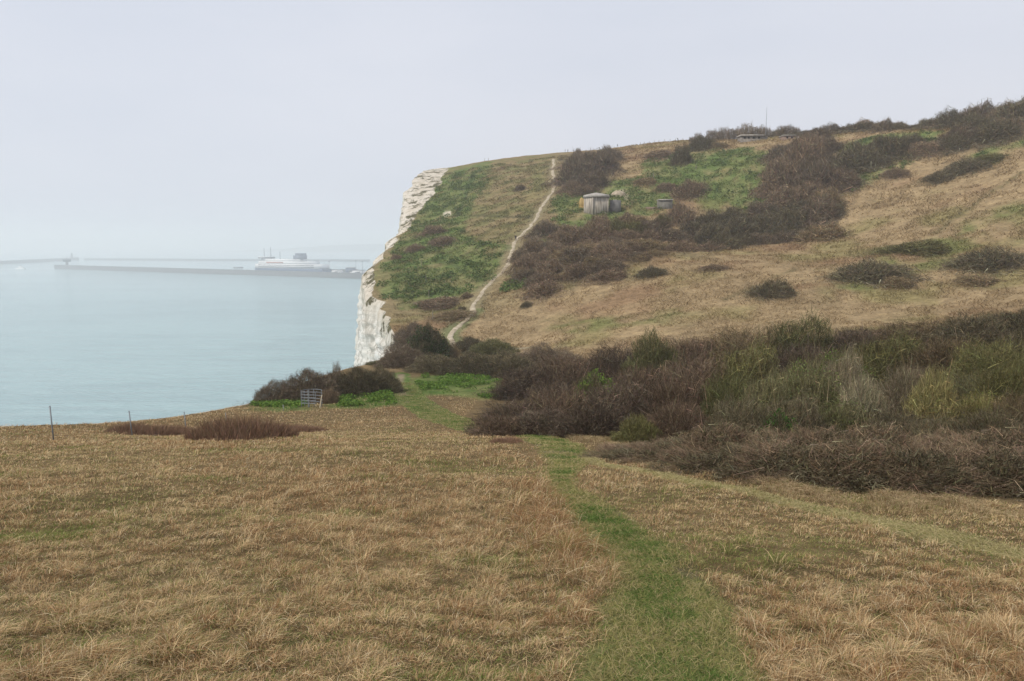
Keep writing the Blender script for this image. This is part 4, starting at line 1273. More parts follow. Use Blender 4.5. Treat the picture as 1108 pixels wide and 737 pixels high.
# dark clipped bushes round the gate and gap, and the valley bushes behind them (larger: with parts)
NEARB = [
 (334, 441, 66, 46, 62, 'clip', 'clipped', NB, "large brown wind-clipped bush at the cliff edge right behind the metal gate"),
 (298, 441, 52, 32, 61.5, 'clip', 'clipped', NB, "lower brown bush sloping down to the cliff edge left of the metal gate"),
 (362, 432, 44, 32, 66, 'clip', 'clipped', NB, "dark clipped bush wedged between the cliff-edge bush and its right neighbour"),
 (388, 430, 62, 37, 66, 'clip', 'dark', NB, "dark clipped bush right of the large brown cliff-edge bush"),
 (412, 428, 46, 35, 67, 'clip', 'dark', NB, "dark clipped bush at the left side of the hedge gap"),
 (355, 437, 22, 18, 59, 'twiggy', 'bramble', NB, "small pale brown bush just right of the metal gate"),
 (364, 402, 12, 11, 72, 'tree', 'plum', NB, "tiny bare sprig poking above the cliff-edge bushes against the sea"),
 (410, 402, 32, 13, 96, 'clip', 'darkgreen', NB, "olive-dark bush beside the foot of the white cliff"),
 (436, 396, 56, 26, 92, 'clip', 'clipped', NB, "brown bush in the dip right of the white cliff foot"),
 (449, 372, 52, 26, 124, 'clip', 'clipped', NB, "flat-topped purple bush beneath the headland foot"),
 (464, 386, 42, 32, 112, 'leafy', 'dark', NB, "very dark green rounded bush left of the valley path"),
 (482, 383, 26, 14, 114, 'dome', 'brown', NB, "small brown bush touching the left side of the valley path"),
 (508, 372, 36, 10, 124, 'clip', 'dark', NB, "small dark flat bush right of the valley path"),
 (534, 378, 54, 13, 118, 'clip', 'darkgreen', NB, "long green-brown flat bush right of the valley path"),
 (472, 410, 66, 29, 84, 'clip', 'dark', NB, "dark clipped hedge bush at the right side of the hedge gap"),
 (510, 409, 72, 31, 85, 'clip', 'dark', NB, "dark clipped hedge bush behind the green leafy ground cover"),
 (550, 408, 72, 31, 84, 'clip', 'dark', NB, "dark clipped hedge bush where the hedge meets the valley thicket"),
 (590, 384, 60, 10, 100, 'dome', 'plum', NB, "low dark bush strip on the edge of tan grass behind the hedge"),
]
for i, (cx, by, wp, hp, Y, kind, col, grp, lab) in enumerate(NEARB):
    x = float(P(cx, by - hp * .5, Y)[0])
    z = float(H(x, Y)) + EYE
    ztop = P(cx, by - hp, Y)[2] + EYE
    w = wp * Y / F
    h = max(ztop - z, .5)
    plant("shrub", "bush", lab, grp, (x, Y, z - .1), w * .54, w * .46, h * .97, kind_parts(kind, col, i), .0)
# reed-like brown scrub on the left cliff edge
for i, (cx, by, wp, hp, lab) in enumerate([(262, 474, 120, 26, "russet bushy scrub patch in the field left of the gate"), (165, 468, 110, 15, "low russet scrub patch at the cliff edge between two fence posts"), (310, 468, 90, 10, "thin russet scrub tailing off right of the bushy scrub patch")]):
    p = hit(cx, by, 15)
    if cx == 165: p = np.array([P(165, 466, 34)[0], 34, float(H(P(165, 466, 34)[0], 34)) + EYE])
    d = p[1]
    plant("scrub_patch", "scrub", lab, "russet scrub along the cliff edge", (p[0], p[1], p[2] - .05), wp * d / F * .5, wp * d / F * .34, hp * d / F * .95, kind_parts('reed', 'reed', i), .8, yaw=0)

# ---- the valley thicket at the right: (cx, top py, width px, depth, kind, colour, label)
TG = "shrubs of the valley thicket"; BG = "bramble mounds before the thicket"
THICK = [
 (575, 396, 78, 64, 'twiggy', 'plum', "purple bare shrub at the left end of the thicket's top line"),
 (625, 383, 84, 64, 'twiggy', 'purple', "purple bare shrub on the thicket's top line, left of the dark round one"),
 (668, 371, 70, 64, 'twiggy', 'plum', "purple-grey bare shrub touching the dark round bush on the top line"),
 (708, 356, 52, 60, 'dome', 'darkgreen', "dark round bush standing out on the thicket's top line"),
 (752, 362, 74, 62, 'twiggy', 'purple', "purple-brown bare shrub right of the dark round bush on top"),
 (806, 353, 84, 60, 'twiggy', 'brown', "brown bare shrub on the thicket's top line under the lone hillside bush"),
 (868, 345, 86, 60, 'twiggy', 'darkgreen', "dark green-brown shrub at the middle of the thicket's top line"),
 (930, 353, 80, 60, 'twiggy', 'plum', "purple-brown bare shrub right of the middle of the top line"),
 (990, 346, 84, 58, 'twiggy', 'brown', "brown bare shrub on the right part of the thicket's top line"),
 (1052, 338, 86, 56, 'dome', 'dark', "dark shrub on the top line near the right frame edge"),
 (1112, 330, 80, 56, 'dome', 'dark', "dark shrub on the top line cut by the right frame edge"),
 (600, 412, 72, 42, 'twiggy', 'plum', "purple bare shrub in the middle left of the thicket"),
 (644, 402, 54, 36, 'leafy', 'grass', "yellow-green leafy bush alone among purple twigs in the left thicket"),
 (690, 394, 84, 42, 'twiggy', 'purple', "purple-brown bare shrub right of the yellow-green leafy bush"),
 (752, 384, 92, 42, 'twiggy', 'purple', "tall purple bare shrub below the dark round top-line bush"),
 (812, 376, 84, 42, 'twiggy', 'olive', "olive-brown bare shrub above the grey-green leafy bushes"),
 (872, 368, 86, 42, 'twiggy', 'plum', "plum-brown bare shrub behind the pale twiggy shrubs"),
 (905, 376, 56, 36, 'sparse', 'grass', "green-tinged bush peeping above the pale twiggy shrubs"),
 (965, 366, 90, 42, 'twiggy', 'olive', "wide olive-brown shrub behind the yellow-topped tree"),
 (1030, 362, 86, 40, 'twiggy', 'brown', "brown bare shrub high in the right thicket"),
 (1075, 366, 84, 36, 'twiggy', 'olive', "olive shrub with yellow-green tips high at the right"),
 (1120, 352, 80, 38, 'twiggy', 'dark', "dark twiggy shrub high at the right frame edge"),
 (560, 431, 76, 29, 'twiggy', 'plum', "purple bare shrub at the front left corner of the thicket"),
 (608, 420, 92, 29, 'twiggy', 'purple', "wide purple bare shrub along the thicket's left front"),
 (672, 414, 88, 28, 'twiggy', 'plum', "purple-grey bare shrub behind the olive front bush"),
 (735, 406, 86, 28, 'twiggy', 'purple', "purple-brown upright shrub left of the grey-green leafy bushes"),
 (786, 402, 60, 27, 'twiggy', 'darkgreen', "dark green-brown shrub beside the grey-green leafy bushes"),
 (832, 408, 60, 25, 'sparse', 'sage', "grey-green leafy bush, left one of the pair in the middle thicket"),
 (876, 398, 76, 26, 'sparse', 'sage', "grey-green leafy bush, bigger right one of the pair in the middle thicket"),
 (868, 386, 46, 31, 'sparse', 'grass', "bright grey-green bush behind the pair of leafy bushes"),
 (915, 386, 52, 31, 'pale', 'grey', "pale grey-twigged shrub behind the cream-topped tree"),
 (985, 392, 60, 28, 'twiggy', 'grey', "grey-brown bare shrub between the cream-topped and yellow-topped trees"),
 (1050, 402, 60, 28, 'pale', 'lichen', "lichen-grey shrub right of the yellow-topped tree"),
 (1092, 396, 70, 27, 'twiggy', 'olive', "olive bare shrub low at the right frame edge"),
 (1062, 424, 60, 22, 'sparse', 'mustard', "mustard-tinged shrub low right of the yellow-topped tree"),
 (1110, 424, 70, 21, 'twiggy', 'brown', "brown bare shrub behind the bramble at the right edge"),
 (545, 448, 62, 24, 'dome', 'purple', "low purple shrub tip where the thicket meets the grass path"),
 (590, 441, 78, 24.5, 'dome', 'plum', "low dense purple shrub facing the grass path bend"),
 (645, 437, 76, 23, 'dome', 'plum', "dense purple shrub at the thicket front above the path fork"),
 (690, 447, 46, 20.5, 'dome', 'olive', "small olive bush at the thicket front above the path fork"),
 (735, 432, 70, 21, 'twiggy', 'purple', "purple bare shrub at the front left of the dark leafy ground bush"),
 (800, 428, 70, 21, 'twiggy', 'dark', "dark shrub at the foot of the grey-green leafy bushes"),
 (860, 430, 74, 20.5, 'twiggy', 'dark', "dark shrub under the larger grey-green leafy bush"),
 (912, 434, 56, 21, 'sparse', 'sage', "small grey-green shrub left of the cream-topped tree's trunk"),
 (968, 444, 56, 20, 'twiggy', 'dark', "dark tangled shrub right of the cream-topped tree's trunk"),
 (1015, 452, 70, 18.5, 'twiggy', 'dark', "dark tangled shrub under the yellow-topped tree"),
 (1075, 440, 80, 18, 'twiggy', 'dark', "dark tangled shrub under the mustard-tinged shrub"),
 (775, 453, 36, 18, 'leafy', 'ivy', "small dark green leafy bush low at the left of the bramble's top"),
 (842, 445, 46, 18, 'leafy', 'ivy', "spreading dark green leafy bush on top of the bramble, mid thicket"),
]
def place_top(cx, top, wp, Y, kind, col, label, group, nm="shrub", cat="bush", i=0, deep=.9, sink=.1, hmul=1.0, wmul=1.15):
    x = float(P(cx, top + 15, Y)[0])
    z = float(H(x, Y)) + EYE
    ztop = P(cx, top, Y)[2] + EYE
    w = wp * Y / F
    return plant(nm, cat, label, group, (x, Y, z - sink), w * .56 * wmul, w * .56 * deep * wmul, max(ztop - z + sink, .4) * .90 * hmul, kind_parts(kind, col, i), 0)
for i, (cx, t_, wp, Y, kind, col, lab) in enumerate(THICK):
    col = {'purple': 'deepred', 'plum': 'deepplum', 'brown': 'deepbrown'}.get(col, col)
    place_top(cx, t_, wp, Y, kind, col, lab, TG, "leafy_bush" if kind in ('leafy', 'sparse') else "shrub", "bush", i)
for i, (cx, t_, wp, Y, col, lab) in enumerate([(938, 402, 46, 22.5, 'pale', "cream-topped small tree with a pale forking trunk in the thicket"), (1010, 396, 42, 22.0, 'yellow', "yellow-topped small tree with a pale forked trunk in the right thicket")]):
    place_top(cx, t_, wp, Y, 'paletree', col, lab, "pale little trees in the thicket", "small_tree", "tree", i, .9, .1, 1.0, 1.0)
BRAM = [
 (690, 483, 70, 15.6, "low bramble mound at the left end of the bramble bank by the path fork"),
 (738, 474, 82, 15.0, "bramble mound left of the small dark green leafy bush"),
 (790, 466, 84, 14.2, "bramble mound below the small dark green leafy bush"),
 (842, 466, 88, 13.6, "bramble mound below the spreading dark green leafy bush"),
 (896, 463, 90, 13.2, "bramble mound in front of the larger grey-green leafy bush"),
 (950, 463, 90, 13.0, "bramble mound in front of the cream-topped tree"),
 (1004, 470, 92, 12.8, "bramble mound in front of the yellow-topped tree"),
 (1058, 473, 96, 12.6, "bramble mound second from the right frame edge"),
 (1116, 472, 100, 12.6, "bramble mound cut by the right frame edge"),
 (780, 481, 90, 13.2, "lower front bramble spilling towards the side path, left of centre"),
 (850, 480, 96, 12.3, "lower front bramble spilling towards the side path, below the larger grey-green bush"),
 (925, 481, 100, 11.8, "lower front bramble under the cream-topped tree"),
 (1000, 486, 104, 11.5, "lower front bramble under the yellow-topped tree"),
 (1080, 488, 110, 11.4, "lower front bramble at the right frame edge"),
]
for i, (cx, t_, wp, Y, lab) in enumerate(BRAM):
    t_ += rng.uniform(-4, 7)
    place_top(cx, t_, wp, Y, 'bramble', 'bramble', lab, BG, "bramble_bush", "bramble", i, 1.0, .1, 1.0, 1.55)
# small dry tussock by the path bend
p = hit(548, 479, 10)
plant("dry_shrub", "bush", "small brown dry shrub beside the grass path bend before the thicket", None, (p[0], p[1], p[2] - .05), 38 * p[1] / F * .5, .5, 8 * p[1] / F, kind_parts('reed', 'reed', 1), .3)
# ------------------------------------------------------------------ metal kissing gate
galv = plain_mat("galvanised_steel", (.30, .32, .34), .5, .6, noise=.25, scale=6)
wood = plain_mat("weathered_wood", (.30, .26, .21), .9, noise=.4, scale=4, stretch=(1, 1, .2))
g0 = P(336, 441, 55); gz0 = float(H(g0[0], 55)) + EYE
gate = empty("kissing_gate", (g0[0], 55, gz0))
tag(gate, "galvanised metal kissing gate with a curved railed enclosure at the field end", "gate")
def part(name, V, Q, mat, parent, smooth=False, label=None):
    o = link(name, quads_np(name, V, Q, smooth=smooth), mat, parent)
    if label: o["label"] = label
    return o
part("post", *tubes([(-.12, 0, -.4)], [(-.12, 0, 1.32)], .065, .065, 10), galv, gate)
# hoop enclosure: half round of five rails on uprights
angs = np.linspace(math.radians(-100), math.radians(100), 15)
hoop = np.c_[.05 + .78 * np.sin(angs), .15 + .62 * np.cos(angs) + .1, np.zeros(15)]
for zz in (.25, .5, .75, 1.0, 1.22):
    part("rail", *path_tube(hoop + [0, 0, zz], .019), galv, gate)
for k in (0, 3, 7, 11, 14):
    part("upright", *tubes([hoop[k] + [0, 0, -.3]], [hoop[k] + [0, 0, 1.25]], .026, .026, 6), galv, gate)
leaf_pts = [(-.62, -.35), (.42, -.05)]
for zz in (.3, .52, .74, .96, 1.18):
    part("gate_bar", *tubes([(-.66, .02, zz)], [(.45, -.12, zz)], .02, .02, 6), galv, gate)
part("gate_stile", *tubes([(-.66, .02, .22)], [(-.66, .02, 1.22)], .026, .026, 6), galv, gate)
part("gate_stile", *tubes([(.45, -.12, .22)], [(.45, -.12, 1.22)], .026, .026, 6), galv, gate)
part("timber_prop", *tubes([(.72, -.1, -.1)], [(.90, .0, .95)], .045, .04, 6), plain_mat("bleached_timber", (.55, .48, .36), .9), gate)

# ------------------------------------------------------------------ fence posts on the cliff edge
grey_post = plain_mat("grey_metal_post", (.26, .28, .30), .6, .4, noise=.3, scale=5)
FP = [(56, 24.5, 440, "tall grey fence post, leftmost along the cliff edge"), (142, 30.5, 445, "grey fence post left of the low russet scrub patch"),
      (201, 37, 446, "grey fence post between the two russet scrub patches"), (245, 44, 447, "short fence post just above the bushy russet scrub patch"), (307, 52, 438, "thin pale fence post left of the metal gate")]
for i, (px, Y, tp, lab) in enumerate(FP):
    x = float(P(px, tp + 12, Y)[0]); z = float(H(x, Y)) + EYE
    h = P(px, tp, Y)[2] + EYE - z
    t = .014 if i < 4 else .011
    V, Q = merge([box(-t * 1.3, t * 1.3, -t, t, -.3, h), box(-t * 1.6, t * 1.6, -t * 1.2, t * 1.2, h, h + .015)])
    for k in range(3):
        V2, Q2 = box(-t * 1.5, -t * 1.3, -.008, .008, h * (.3 + .25 * k), h * (.3 + .25 * k) + .03)
        V, Q = merge([(V, Q), (V2, Q2)])
    o = link("fence_post", quads_np("fence_post", V, Q), grey_post if i < 4 else galv)
    o.location = (x, Y, z); o.rotation_euler = (rng.normal(0, .015), rng.normal(0, .02), rng.uniform(-.2, .2))
    tag(o, lab, "fence post", "posts along the cliff-edge fence")

# posts on the headland and the hilltop
def stake(px, py, hm, lab, grp, top=False, th=.09):
    p = None
    for k in np.arange(-14 if top else 0, 12, .5):
        p = hit(px, py + k, 120)
        if p is not None: break
    V, Q = tubes([(0, 0, -.3), (0, 0, hm * .96)], [(0, 0, hm * .96), (0, 0, hm)], [th, th * .9], [th * .9, th * .4], 6)
    o = link("stake", quads_np("stake", V, Q), wood); o.name = "fence_stake"
    o.location = p; o.rotation_euler = (rng.normal(0, .04), rng.normal(0, .04), 0)
    tag(o, lab, "fence post", grp)
HP = "wooden stakes along the hilltop fence"
for i, px in enumerate((693, 697, 702.5, 708, 713, 719, 725, 731, 739)):
    stake(px, 158 - (px - 690) * .115, 1.35, "thin wooden stake in the hilltop fence row on the skyline right of the chalk path", HP, True)
for px, py in ((781, 152), (791, 152), (797, 151.5), (802, 151)):
    stake(px, py, 1.4, "pale stake in the short fence run under the hilltop trees", "pale stakes under the hilltop trees")
for px, py, lab in ((456, 288, "tall stake on the green cliff-top slope, uppermost of the headland line"), (461, 305, "stake on the headland slope, second from the top of its line"), (464, 322, "stake on the headland slope above the long flat purple shrub"), (468, 346, "stake at the headland foot, lowest of its line"), (502, 210, "stake by the dark track on the upper headland"), (486, 248, "stake in the middle of the headland below the chalk scar")):
    stake(px, py, 1.9, lab, "stakes up the headland slope", th=.07)
for px, py, lab in ((524.5, 180, "left stake of a pair alone on the headland skyline"), (528.5, 180, "right stake of a pair alone on the headland skyline"), (707, 193, "pale stake on the green slope between pillbox and lone round bush"), (753, 184, "pale stake on the green slope right of the lone round bush")):
    stake(px, py, 1.7, lab, "lone stakes", "skyline" in lab, th=.10)
o = None

# ------------------------------------------------------------------ old concrete works on the hill
conc = plain_mat("stained_concrete", (.56, .50, .42), .95, noise=.55, scale=.9, dark=(.15, .13, .11), bump=.4, stretch=(2.2, 2.2, .25))
concd = plain_mat("roof_concrete", (.44, .41, .37), .95, noise=.4, scale=1.2, bump=.4)
darkm = plain_mat("dark_opening", (.025, .023, .022), .95)
p = hit(645, 230, 150)
pb = empty("pillbox", (p[0], p[1], p[2] - .2)); pb.rotation_euler = (0, 0, math.radians(-8))
tag(pb, "weathered concrete pillbox with a thick domed roof slab set in the hillside", "pillbox")
# curved front wall with streaked faces: seven-sided plan
s_ = p[1] / F
w2, hh = 13.5 * s_, 20.5 * s_
plan = [(-w2, .8), (-w2 * .25, -3.0), (w2, -.9), (w2 * .95, 5), (-w2 * .95, 5)]
def prism(plan, z0, z1, inset=0, bulge=0):
    n = len(plan)
    pl = np.array(plan); c = pl.mean(0); top_ = c + (pl - c) * (1 - inset)
    V = np.r_[np.c_[pl, np.full(n, z0)], np.c_[top_, np.full(n, z1)], [[c[0], c[1], z1 + bulge]], [[c[0], c[1], z0]]]
    loops, st = [], []
    for i in range(n):
        j = (i + 1) % n
        for f in ((i, j, n + j, n + i), (n + i, n + j, 2 * n), (j, i, 2 * n + 1)):
            st.append(len(loops)); loops += list(f)
    return V, loops, st
def pmesh(name, args, mat, parent):
    return link(name, mesh_np(name, *args), mat, parent)
pmesh("wall", prism(plan, -1.5, hh * .80, .02), conc, pb)
pmesh("roof", prism([(x * 1.07, y * 1.1 - .1) for x, y in plan], hh * .80 + .003, hh * .93, .06, hh * .14), concd, pb)
for k, xx in enumerate((-w2 * .25, w2 * .93)):
    yy = np.interp(xx, [q[0] for q in plan[:3]], [q[1] for q in plan[:3]])
    part("pier", *box(xx - .18, xx + .18, yy - .14, yy + .25, -1.2, hh * .79), conc, pb)
# side wing and stepped block
pmesh("side_wing", prism([(w2 + .02, 1), (w2 + 2.2, .4), (w2 + 3.6, 2.2), (w2 + 3.6, 5), (w2 + .02, 5)], -1, hh * .66, .05, .3), plain_mat("grey_wing", (.22, .21, .20), .95, noise=.4, scale=1), pb)
# chalk boulders beside it
def boulder(name, loc, r, mat, seed, lab):
    n = 900
    bm_u = np.linspace(0, math.pi, 18); bm_v = np.linspace(0, 2 * math.pi, 28)
    U, Vv = np.meshgrid(bm_u, bm_v, indexing='ij')
    d = np.stack([np.sin(U) * np.cos(Vv), np.sin(U) * np.sin(Vv), np.cos(U)], -1).reshape(-1, 3)
    R = 1 + .35 * fbm(d[:, 0] * 1.6, d[:, 1] * 1.6, d[:, 2] * 1.6, seed=seed, oct=4)
    me = quads_np(name, d * R[:, None] * np.array(r), grid_quads(18, 28)[:, ::-1])
    o = link(name, me, mat); o.location = loc
    return tag(o, lab, "rock")
q = hit(669, 211.5, 150)
boulder("chalk_outcrop", (q[0], q[1], q[2] - .3), (2.5, 1.6, 1.6), plain_mat("cream_chalk", (.50, .41, .30), .95, noise=.5, scale=1.5), 301, "cream chalk outcrop exposed to the right of the concrete pillbox")
q = hit(631, 221, 150)
boulder("ochre_outcrop", (q[0], q[1], q[2] - .3), (1.4, 1.6, 2.4), plain_mat("ochre_earth", (.42, .29, .11), .95, noise=.4, scale=1.5), 305, "ochre earth face exposed to the left of the concrete pillbox")
# small concrete block
p = hit(720, 226, 150); s_ = p[1] / F
bk = empty("concrete_block", (p[0], p[1], p[2] - .2)); tag(bk, "small grey concrete block house half buried right of the pillbox", "bunker")
pmesh("wall", prism([(-8 * s_, 0), (7.5 * s_, -.5), (8.5 * s_, 4), (-7 * s_, 4)], -1.5, 9.5 * s_, .06), plain_mat("block_concrete", (.20, .19, .165), .95, noise=.45, scale=1.1, bump=.4), bk)
pmesh("roof", prism([(-7.8 * s_, -.2), (7.6 * s_, -.7), (8.4 * s_, 4), (-7 * s_, 4)], 9.5 * s_ + .003, 10.6 * s_, .02, .1), concd, bk)
part("ledge", *box(-20 * s_, -8 * s_ - .02, .2, 2.2, -1.2, 2.6 * s_), plain_mat("ledge_rust", (.24, .17, .13), .95, noise=.3, scale=1), bk)
# hilltop ruin
def hilltop(px, py):
    for k in range(0, 14):
        p = hit(px, py + k, 150)
        if p is not None: return p
p = hilltop(818, 153); s_ = p[1] / F
ru = empty("concrete_ruin", (p[0], p[1] + 2, p[2])); tag(ru, "long flat-roofed concrete ruin on the hilltop below the thin mast", "bunker")
part("wall", *box(-14 * s_, 14 * s_, 0, 5, -2.5, 6.3 * s_), plain_mat("ruin_concrete", (.27, .24, .21), .95, noise=.45, scale=1, bump=.4), ru)
part("roof", *box(-15 * s_, 12 * s_, -.5, 5.4, 6.3 * s_ + .003, 7.6 * s_), concd, ru)
for x0, x1 in ((-11.5, -9), (-7, -5), (-2, 1), (4, 6)):
    part("opening", *box(x0 * s_, x1 * s_, -.06, .3, 3.6 * s_, 5.6 * s_), darkm, ru)
p = hilltop(858, 151); s_ = p[1] / F
br = empty("brick_ruin", (p[0], p[1] + 1, p[2])); tag(br, "low brown walled ruin with a pale flat cover on the hilltop right of the mast", "building")
part("wall", *box(-9 * s_, 8 * s_, 0, 4, -2.5, 4.4 * s_), plain_mat("ruin_brick", (.27, .19, .15), .95, noise=.4, scale=1.4), br)
part("roof", *box(-9.5 * s_, 4 * s_, -.3, 4.3, 4.4 * s_ + .003, 5.2 * s_), concd, br)
part("lean_to", *box(5 * s_, 9 * s_, -1.2, -.02, -1.5, 3.0 * s_), plain_mat("whitewash", (.66, .62, .56), .9, noise=.2, scale=1), br)
for x0, x1 in ((-6, -4), (-1, 1)):
    part("opening", *box(x0 * s_, x1 * s_, -.06, .3, 1.6 * s_, 3.4 * s_), darkm, br)
p = hilltop(840, 150)
ms = empty("radio_mast", (p[0], p[1] + 12, p[2])); tag(ms, "thin tall pole mast rising above the hilltop trees", "mast")
mh = P(840, 116, p[1] + 12)[2] + EYE - p[2]
part("pole", *tubes([(0, 0, -1), (0, 0, mh * .55)], [(0, 0, mh * .55), (0, 0, mh)], [.16, .09], [.10, .05], 8), plain_mat("mast_grey", (.25, .26, .28), .6), ms)
part("base_block", *box(-.5, .5, -.5, .5, -1, .4), concd, ms)

# ------------------------------------------------------------------ walkers, far off
def person(name, px, py, yaw, pose, jacket, trousers, lab):
    p = None
    for k in np.arange(0 if pose == 'walk' and py > 200 else -14, 12, .5):
        p = hit(px, py + k, 120)
        if p is not None: break
    sk = {'hip': (0, 0, .93), 'waist': (0, .01, 1.1), 'chest': (0, .0, 1.33), 'neck': (0, 0, 1.50), 'head': (0, .02, 1.63), 'crown': (0, .01, 1.74)}
    E = [('hip', 'waist'), ('waist', 'chest'), ('chest', 'neck'), ('neck', 'head'), ('head', 'crown')]
    st = .28 if pose == 'walk' else .05
    for s, n in ((-1, 'l'), (1, 'r')):
        f = st * s
        sk['th' + n] = (.10 * s, 0, .88); sk['kn' + n] = (.11 * s, f * .6 + .03, .50); sk['an' + n] = (.11 * s, f, .09); sk['to' + n] = (.12 * s, f + .17, .04)
        sk['sh' + n] = (.19 * s, 0, 1.42); sk['el' + n] = (.26 * s, -f * .5 - .02, 1.15); sk['wr' + n] = (.25 * s, -f * .9 + .10, .93); sk['ha' + n] = (.24 * s, -f * .9 + .14, .84)
        E += [('hip', 'th' + n), ('th' + n, 'kn' + n), ('kn' + n, 'an' + n), ('an' + n, 'to' + n), ('chest', 'sh' + n), ('sh' + n, 'el' + n), ('el' + n, 'wr' + n), ('wr' + n, 'ha' + n)]
    if pose == 'bend':
        for k_, v in list(sk.items()):
            if v[2] > 1.0 and k_[:2] not in ('kn', 'an', 'to', 'th'):
                a = math.radians(40); y, z = v[1], v[2] - .93
                sk[k_] = (v[0], y * math.cos(a) + z * math.sin(a), .93 + z * math.cos(a) - y * math.sin(a))
    rad = dict(hip=.15, waist=.14, chest=.17, neck=.055, head=.10, crown=.07, th=.095, kn=.062, an=.045, to=.042, sh=.07, el=.05, wr=.035, ha=.04)
    names = list(sk)
    me = D.meshes.new(name)
    me.from_pydata([sk[k_] for k_ in names], [(names.index(a), names.index(b)) for a, b in E], [])
    o = D.objects.new(name, me); COL.objects.link(o)
    m = o.modifiers.new("skin", 'SKIN')
    for i, k_ in enumerate(names):
        v = me.skin_vertices[0].data[i]; r = rad.get(k_, rad.get(k_[:2], .05)); v.radius = (r, r * (.75 if k_ in ('hip', 'waist', 'chest') else 1))
        v.use_root = (k_ == 'hip')
    o.modifiers.new("sub", 'SUBSURF').levels = 1
    dg = bpy.context.evaluated_depsgraph_get()
    me2 = D.meshes.new_from_object(o.evaluated_get(dg)); me2.name = name
    o.modifiers.clear(); o.data = me2
    me2.materials.clear()
    for mt in (jacket, trousers, SKINM, HAIR, SHOE): me2.materials.append(mt)
    for f in me2.polygons:
        c = f.center; r_ = math.hypot(c.x, c.y)
        zz = c.z if pose != 'bend' else c.z + (.25 if c.z > 1.0 else 0)
        f.material_index = 4 if c.z < .12 else 1 if (c.z < .95 and abs(c.x) < .2) else 2 if (zz > 1.52 or (abs(c.x) > .2 and c.z < .93)) else 0
        if zz > 1.66: f.material_index = 3
        f.use_smooth = True
    o.location = p; o.rotation_euler = (0, 0, yaw)
    return tag(o, lab, "person", "walkers on the headland")
SKINM = plain_mat("skin", (.45, .28, .20), .6); HAIR = plain_mat("hair", (.04, .03, .025), .7); SHOE = plain_mat("shoe", (.03, .03, .03), .7)
cl = {k_: plain_mat("cloth_" + k_, v, .9) for k_, v in dict(black=(.025, .025, .03), navy=(.03, .04, .08), grey=(.12, .12, .13), jeans=(.06, .08, .13), khaki=(.18, .15, .10)).items()}
person("person", 558, 261, 2.9, 'walk', cl['black'], cl['black'], "walker in black climbing the chalk path half way up the headland")
person("person", 611.5, 171, 1.2, 'stand', cl['black'], cl['jeans'], "walker in a dark jacket on the skyline where the chalk path tops out")
person("person", 614.5, 171, 2.0, 'stand', cl['navy'], cl['black'], "walker in navy beside the one at the top of the chalk path")
person("person", 733.5, 157, 1.9, 'bend', cl['black'], cl['grey'], "figure leaning forward by the hilltop fence stakes")
person("person", 639, 166, 1.5, 'stand', cl['grey'], cl['black'], "lone walker on the skyline above the dark path-side bushes")
person("person", 668, 164, 4.5, 'walk', cl['navy'], cl['grey'], "walker on the skyline right of the dark bushes, before the fence stakes")

# ------------------------------------------------------------------ the harbour in the haze
wallm = plain_mat("harbour_masonry", (.16, .17, .18), .9, noise=.3, scale=.2)
whitep = plain_mat("white_paint", (.80, .80, .80), .5, noise=.08, scale=.2); navyp = plain_mat("navy_hull", (.07, .11, .2), .5, noise=.1, scale=.2)
redp = plain_mat("red_band", (.45, .20, .16), .5); glassm = plain_mat("dark_glass", (.04, .06, .08), .2); funm = plain_mat("funnel_blue", (.13, .16, .22), .5)
def mole(name, pts, width, h, lab, parapet=True):
    pts = np.array(pts); t = np.gradient(pts[:, :2], axis=0); t /= np.linalg.norm(t, axis=1, keepdims=True); nn = np.c_[t[:, 1], -t[:, 0]]
    root = empty(name, (*pts[0, :2], 0)); tag(root, lab, "breakwater")
    def strip_(o0, o1, z0, z1):
        r = []
        for o_, z_ in ((o0 * 1.0 - .8, z0), (o0, z1), (o1, z1), (o1 + .8, z0)):
            r.append(np.c_[pts[:, :2] + nn * o_ - pts[0, :2], np.full(len(pts), z_)])
        V = np.concatenate(r); Q = grid_quads(4, len(pts))
        caps = [[0, len(pts), 2 * len(pts), 3 * len(pts)], [len(pts) - 1, 4 * len(pts) - 1, 3 * len(pts) - 1, 2 * len(pts) - 1]]
        return V, np.r_[Q, caps]
    part("wall", *strip_(-width / 2, width / 2, -3, h), wallm, root)
    if parapet: part("parapet", *strip_(width / 2 - 2.5, width / 2 - .5, h + .01, h + 2.6), wallm, root)
    return root
A0, A1 = sea_pt(61, 291.0), sea_pt(400, 302.0)
mid = [A0 + (A1 - A0) * t for t in np.linspace(0, 1, 9)]
mole("harbour_arm", mid, 12, 11, "long dark stone harbour arm stretching across the water from the cliff")
B0, B1, B2 = sea_pt(-60, 289), sea_pt(48, 283.5), sea_pt(84, 281.5)
mole("breakwater", [B0, B0 * .5 + B1 * .5, B1, B1 * .5 + B2 * .5, B2], 14, 11, "faint breakwater running in from the left frame edge beyond the harbour arm")
mole("breakwater", [sea_pt(92, 281.5), sea_pt(180, 282), sea_pt(285, 282.5), sea_pt(400, 283)], 14, 9, "faintest breakwater along the horizon behind the ferry", False)
def tower(name, base, parts, lab, cat):
    r = empty(name, tuple(base)); tag(r, lab, cat)
    for nm, V, Q, m in parts: part(nm, V, Q, m, r)
    return r
def cyl(r0, r1, z0, z1, s=12): return tubes([(0, 0, z0), (0, 0, z0)], [(0, 0, z1), (0, 0, z1)], [r0, r0 * .02], [r1, r1 * .02], s)
def drum(r0, r1, z0, z1, s=14):
    V, Q = tubes([(0, 0, z0)], [(0, 0, z1)], r0, r1, s)
    V2, Q2 = tubes([(0, 0, z1)], [(0, 0, z1 + .01)], r1, .01, s)
    return merge([(V, Q), (V2, Q2)])
b = sea_pt(73, 291.2)
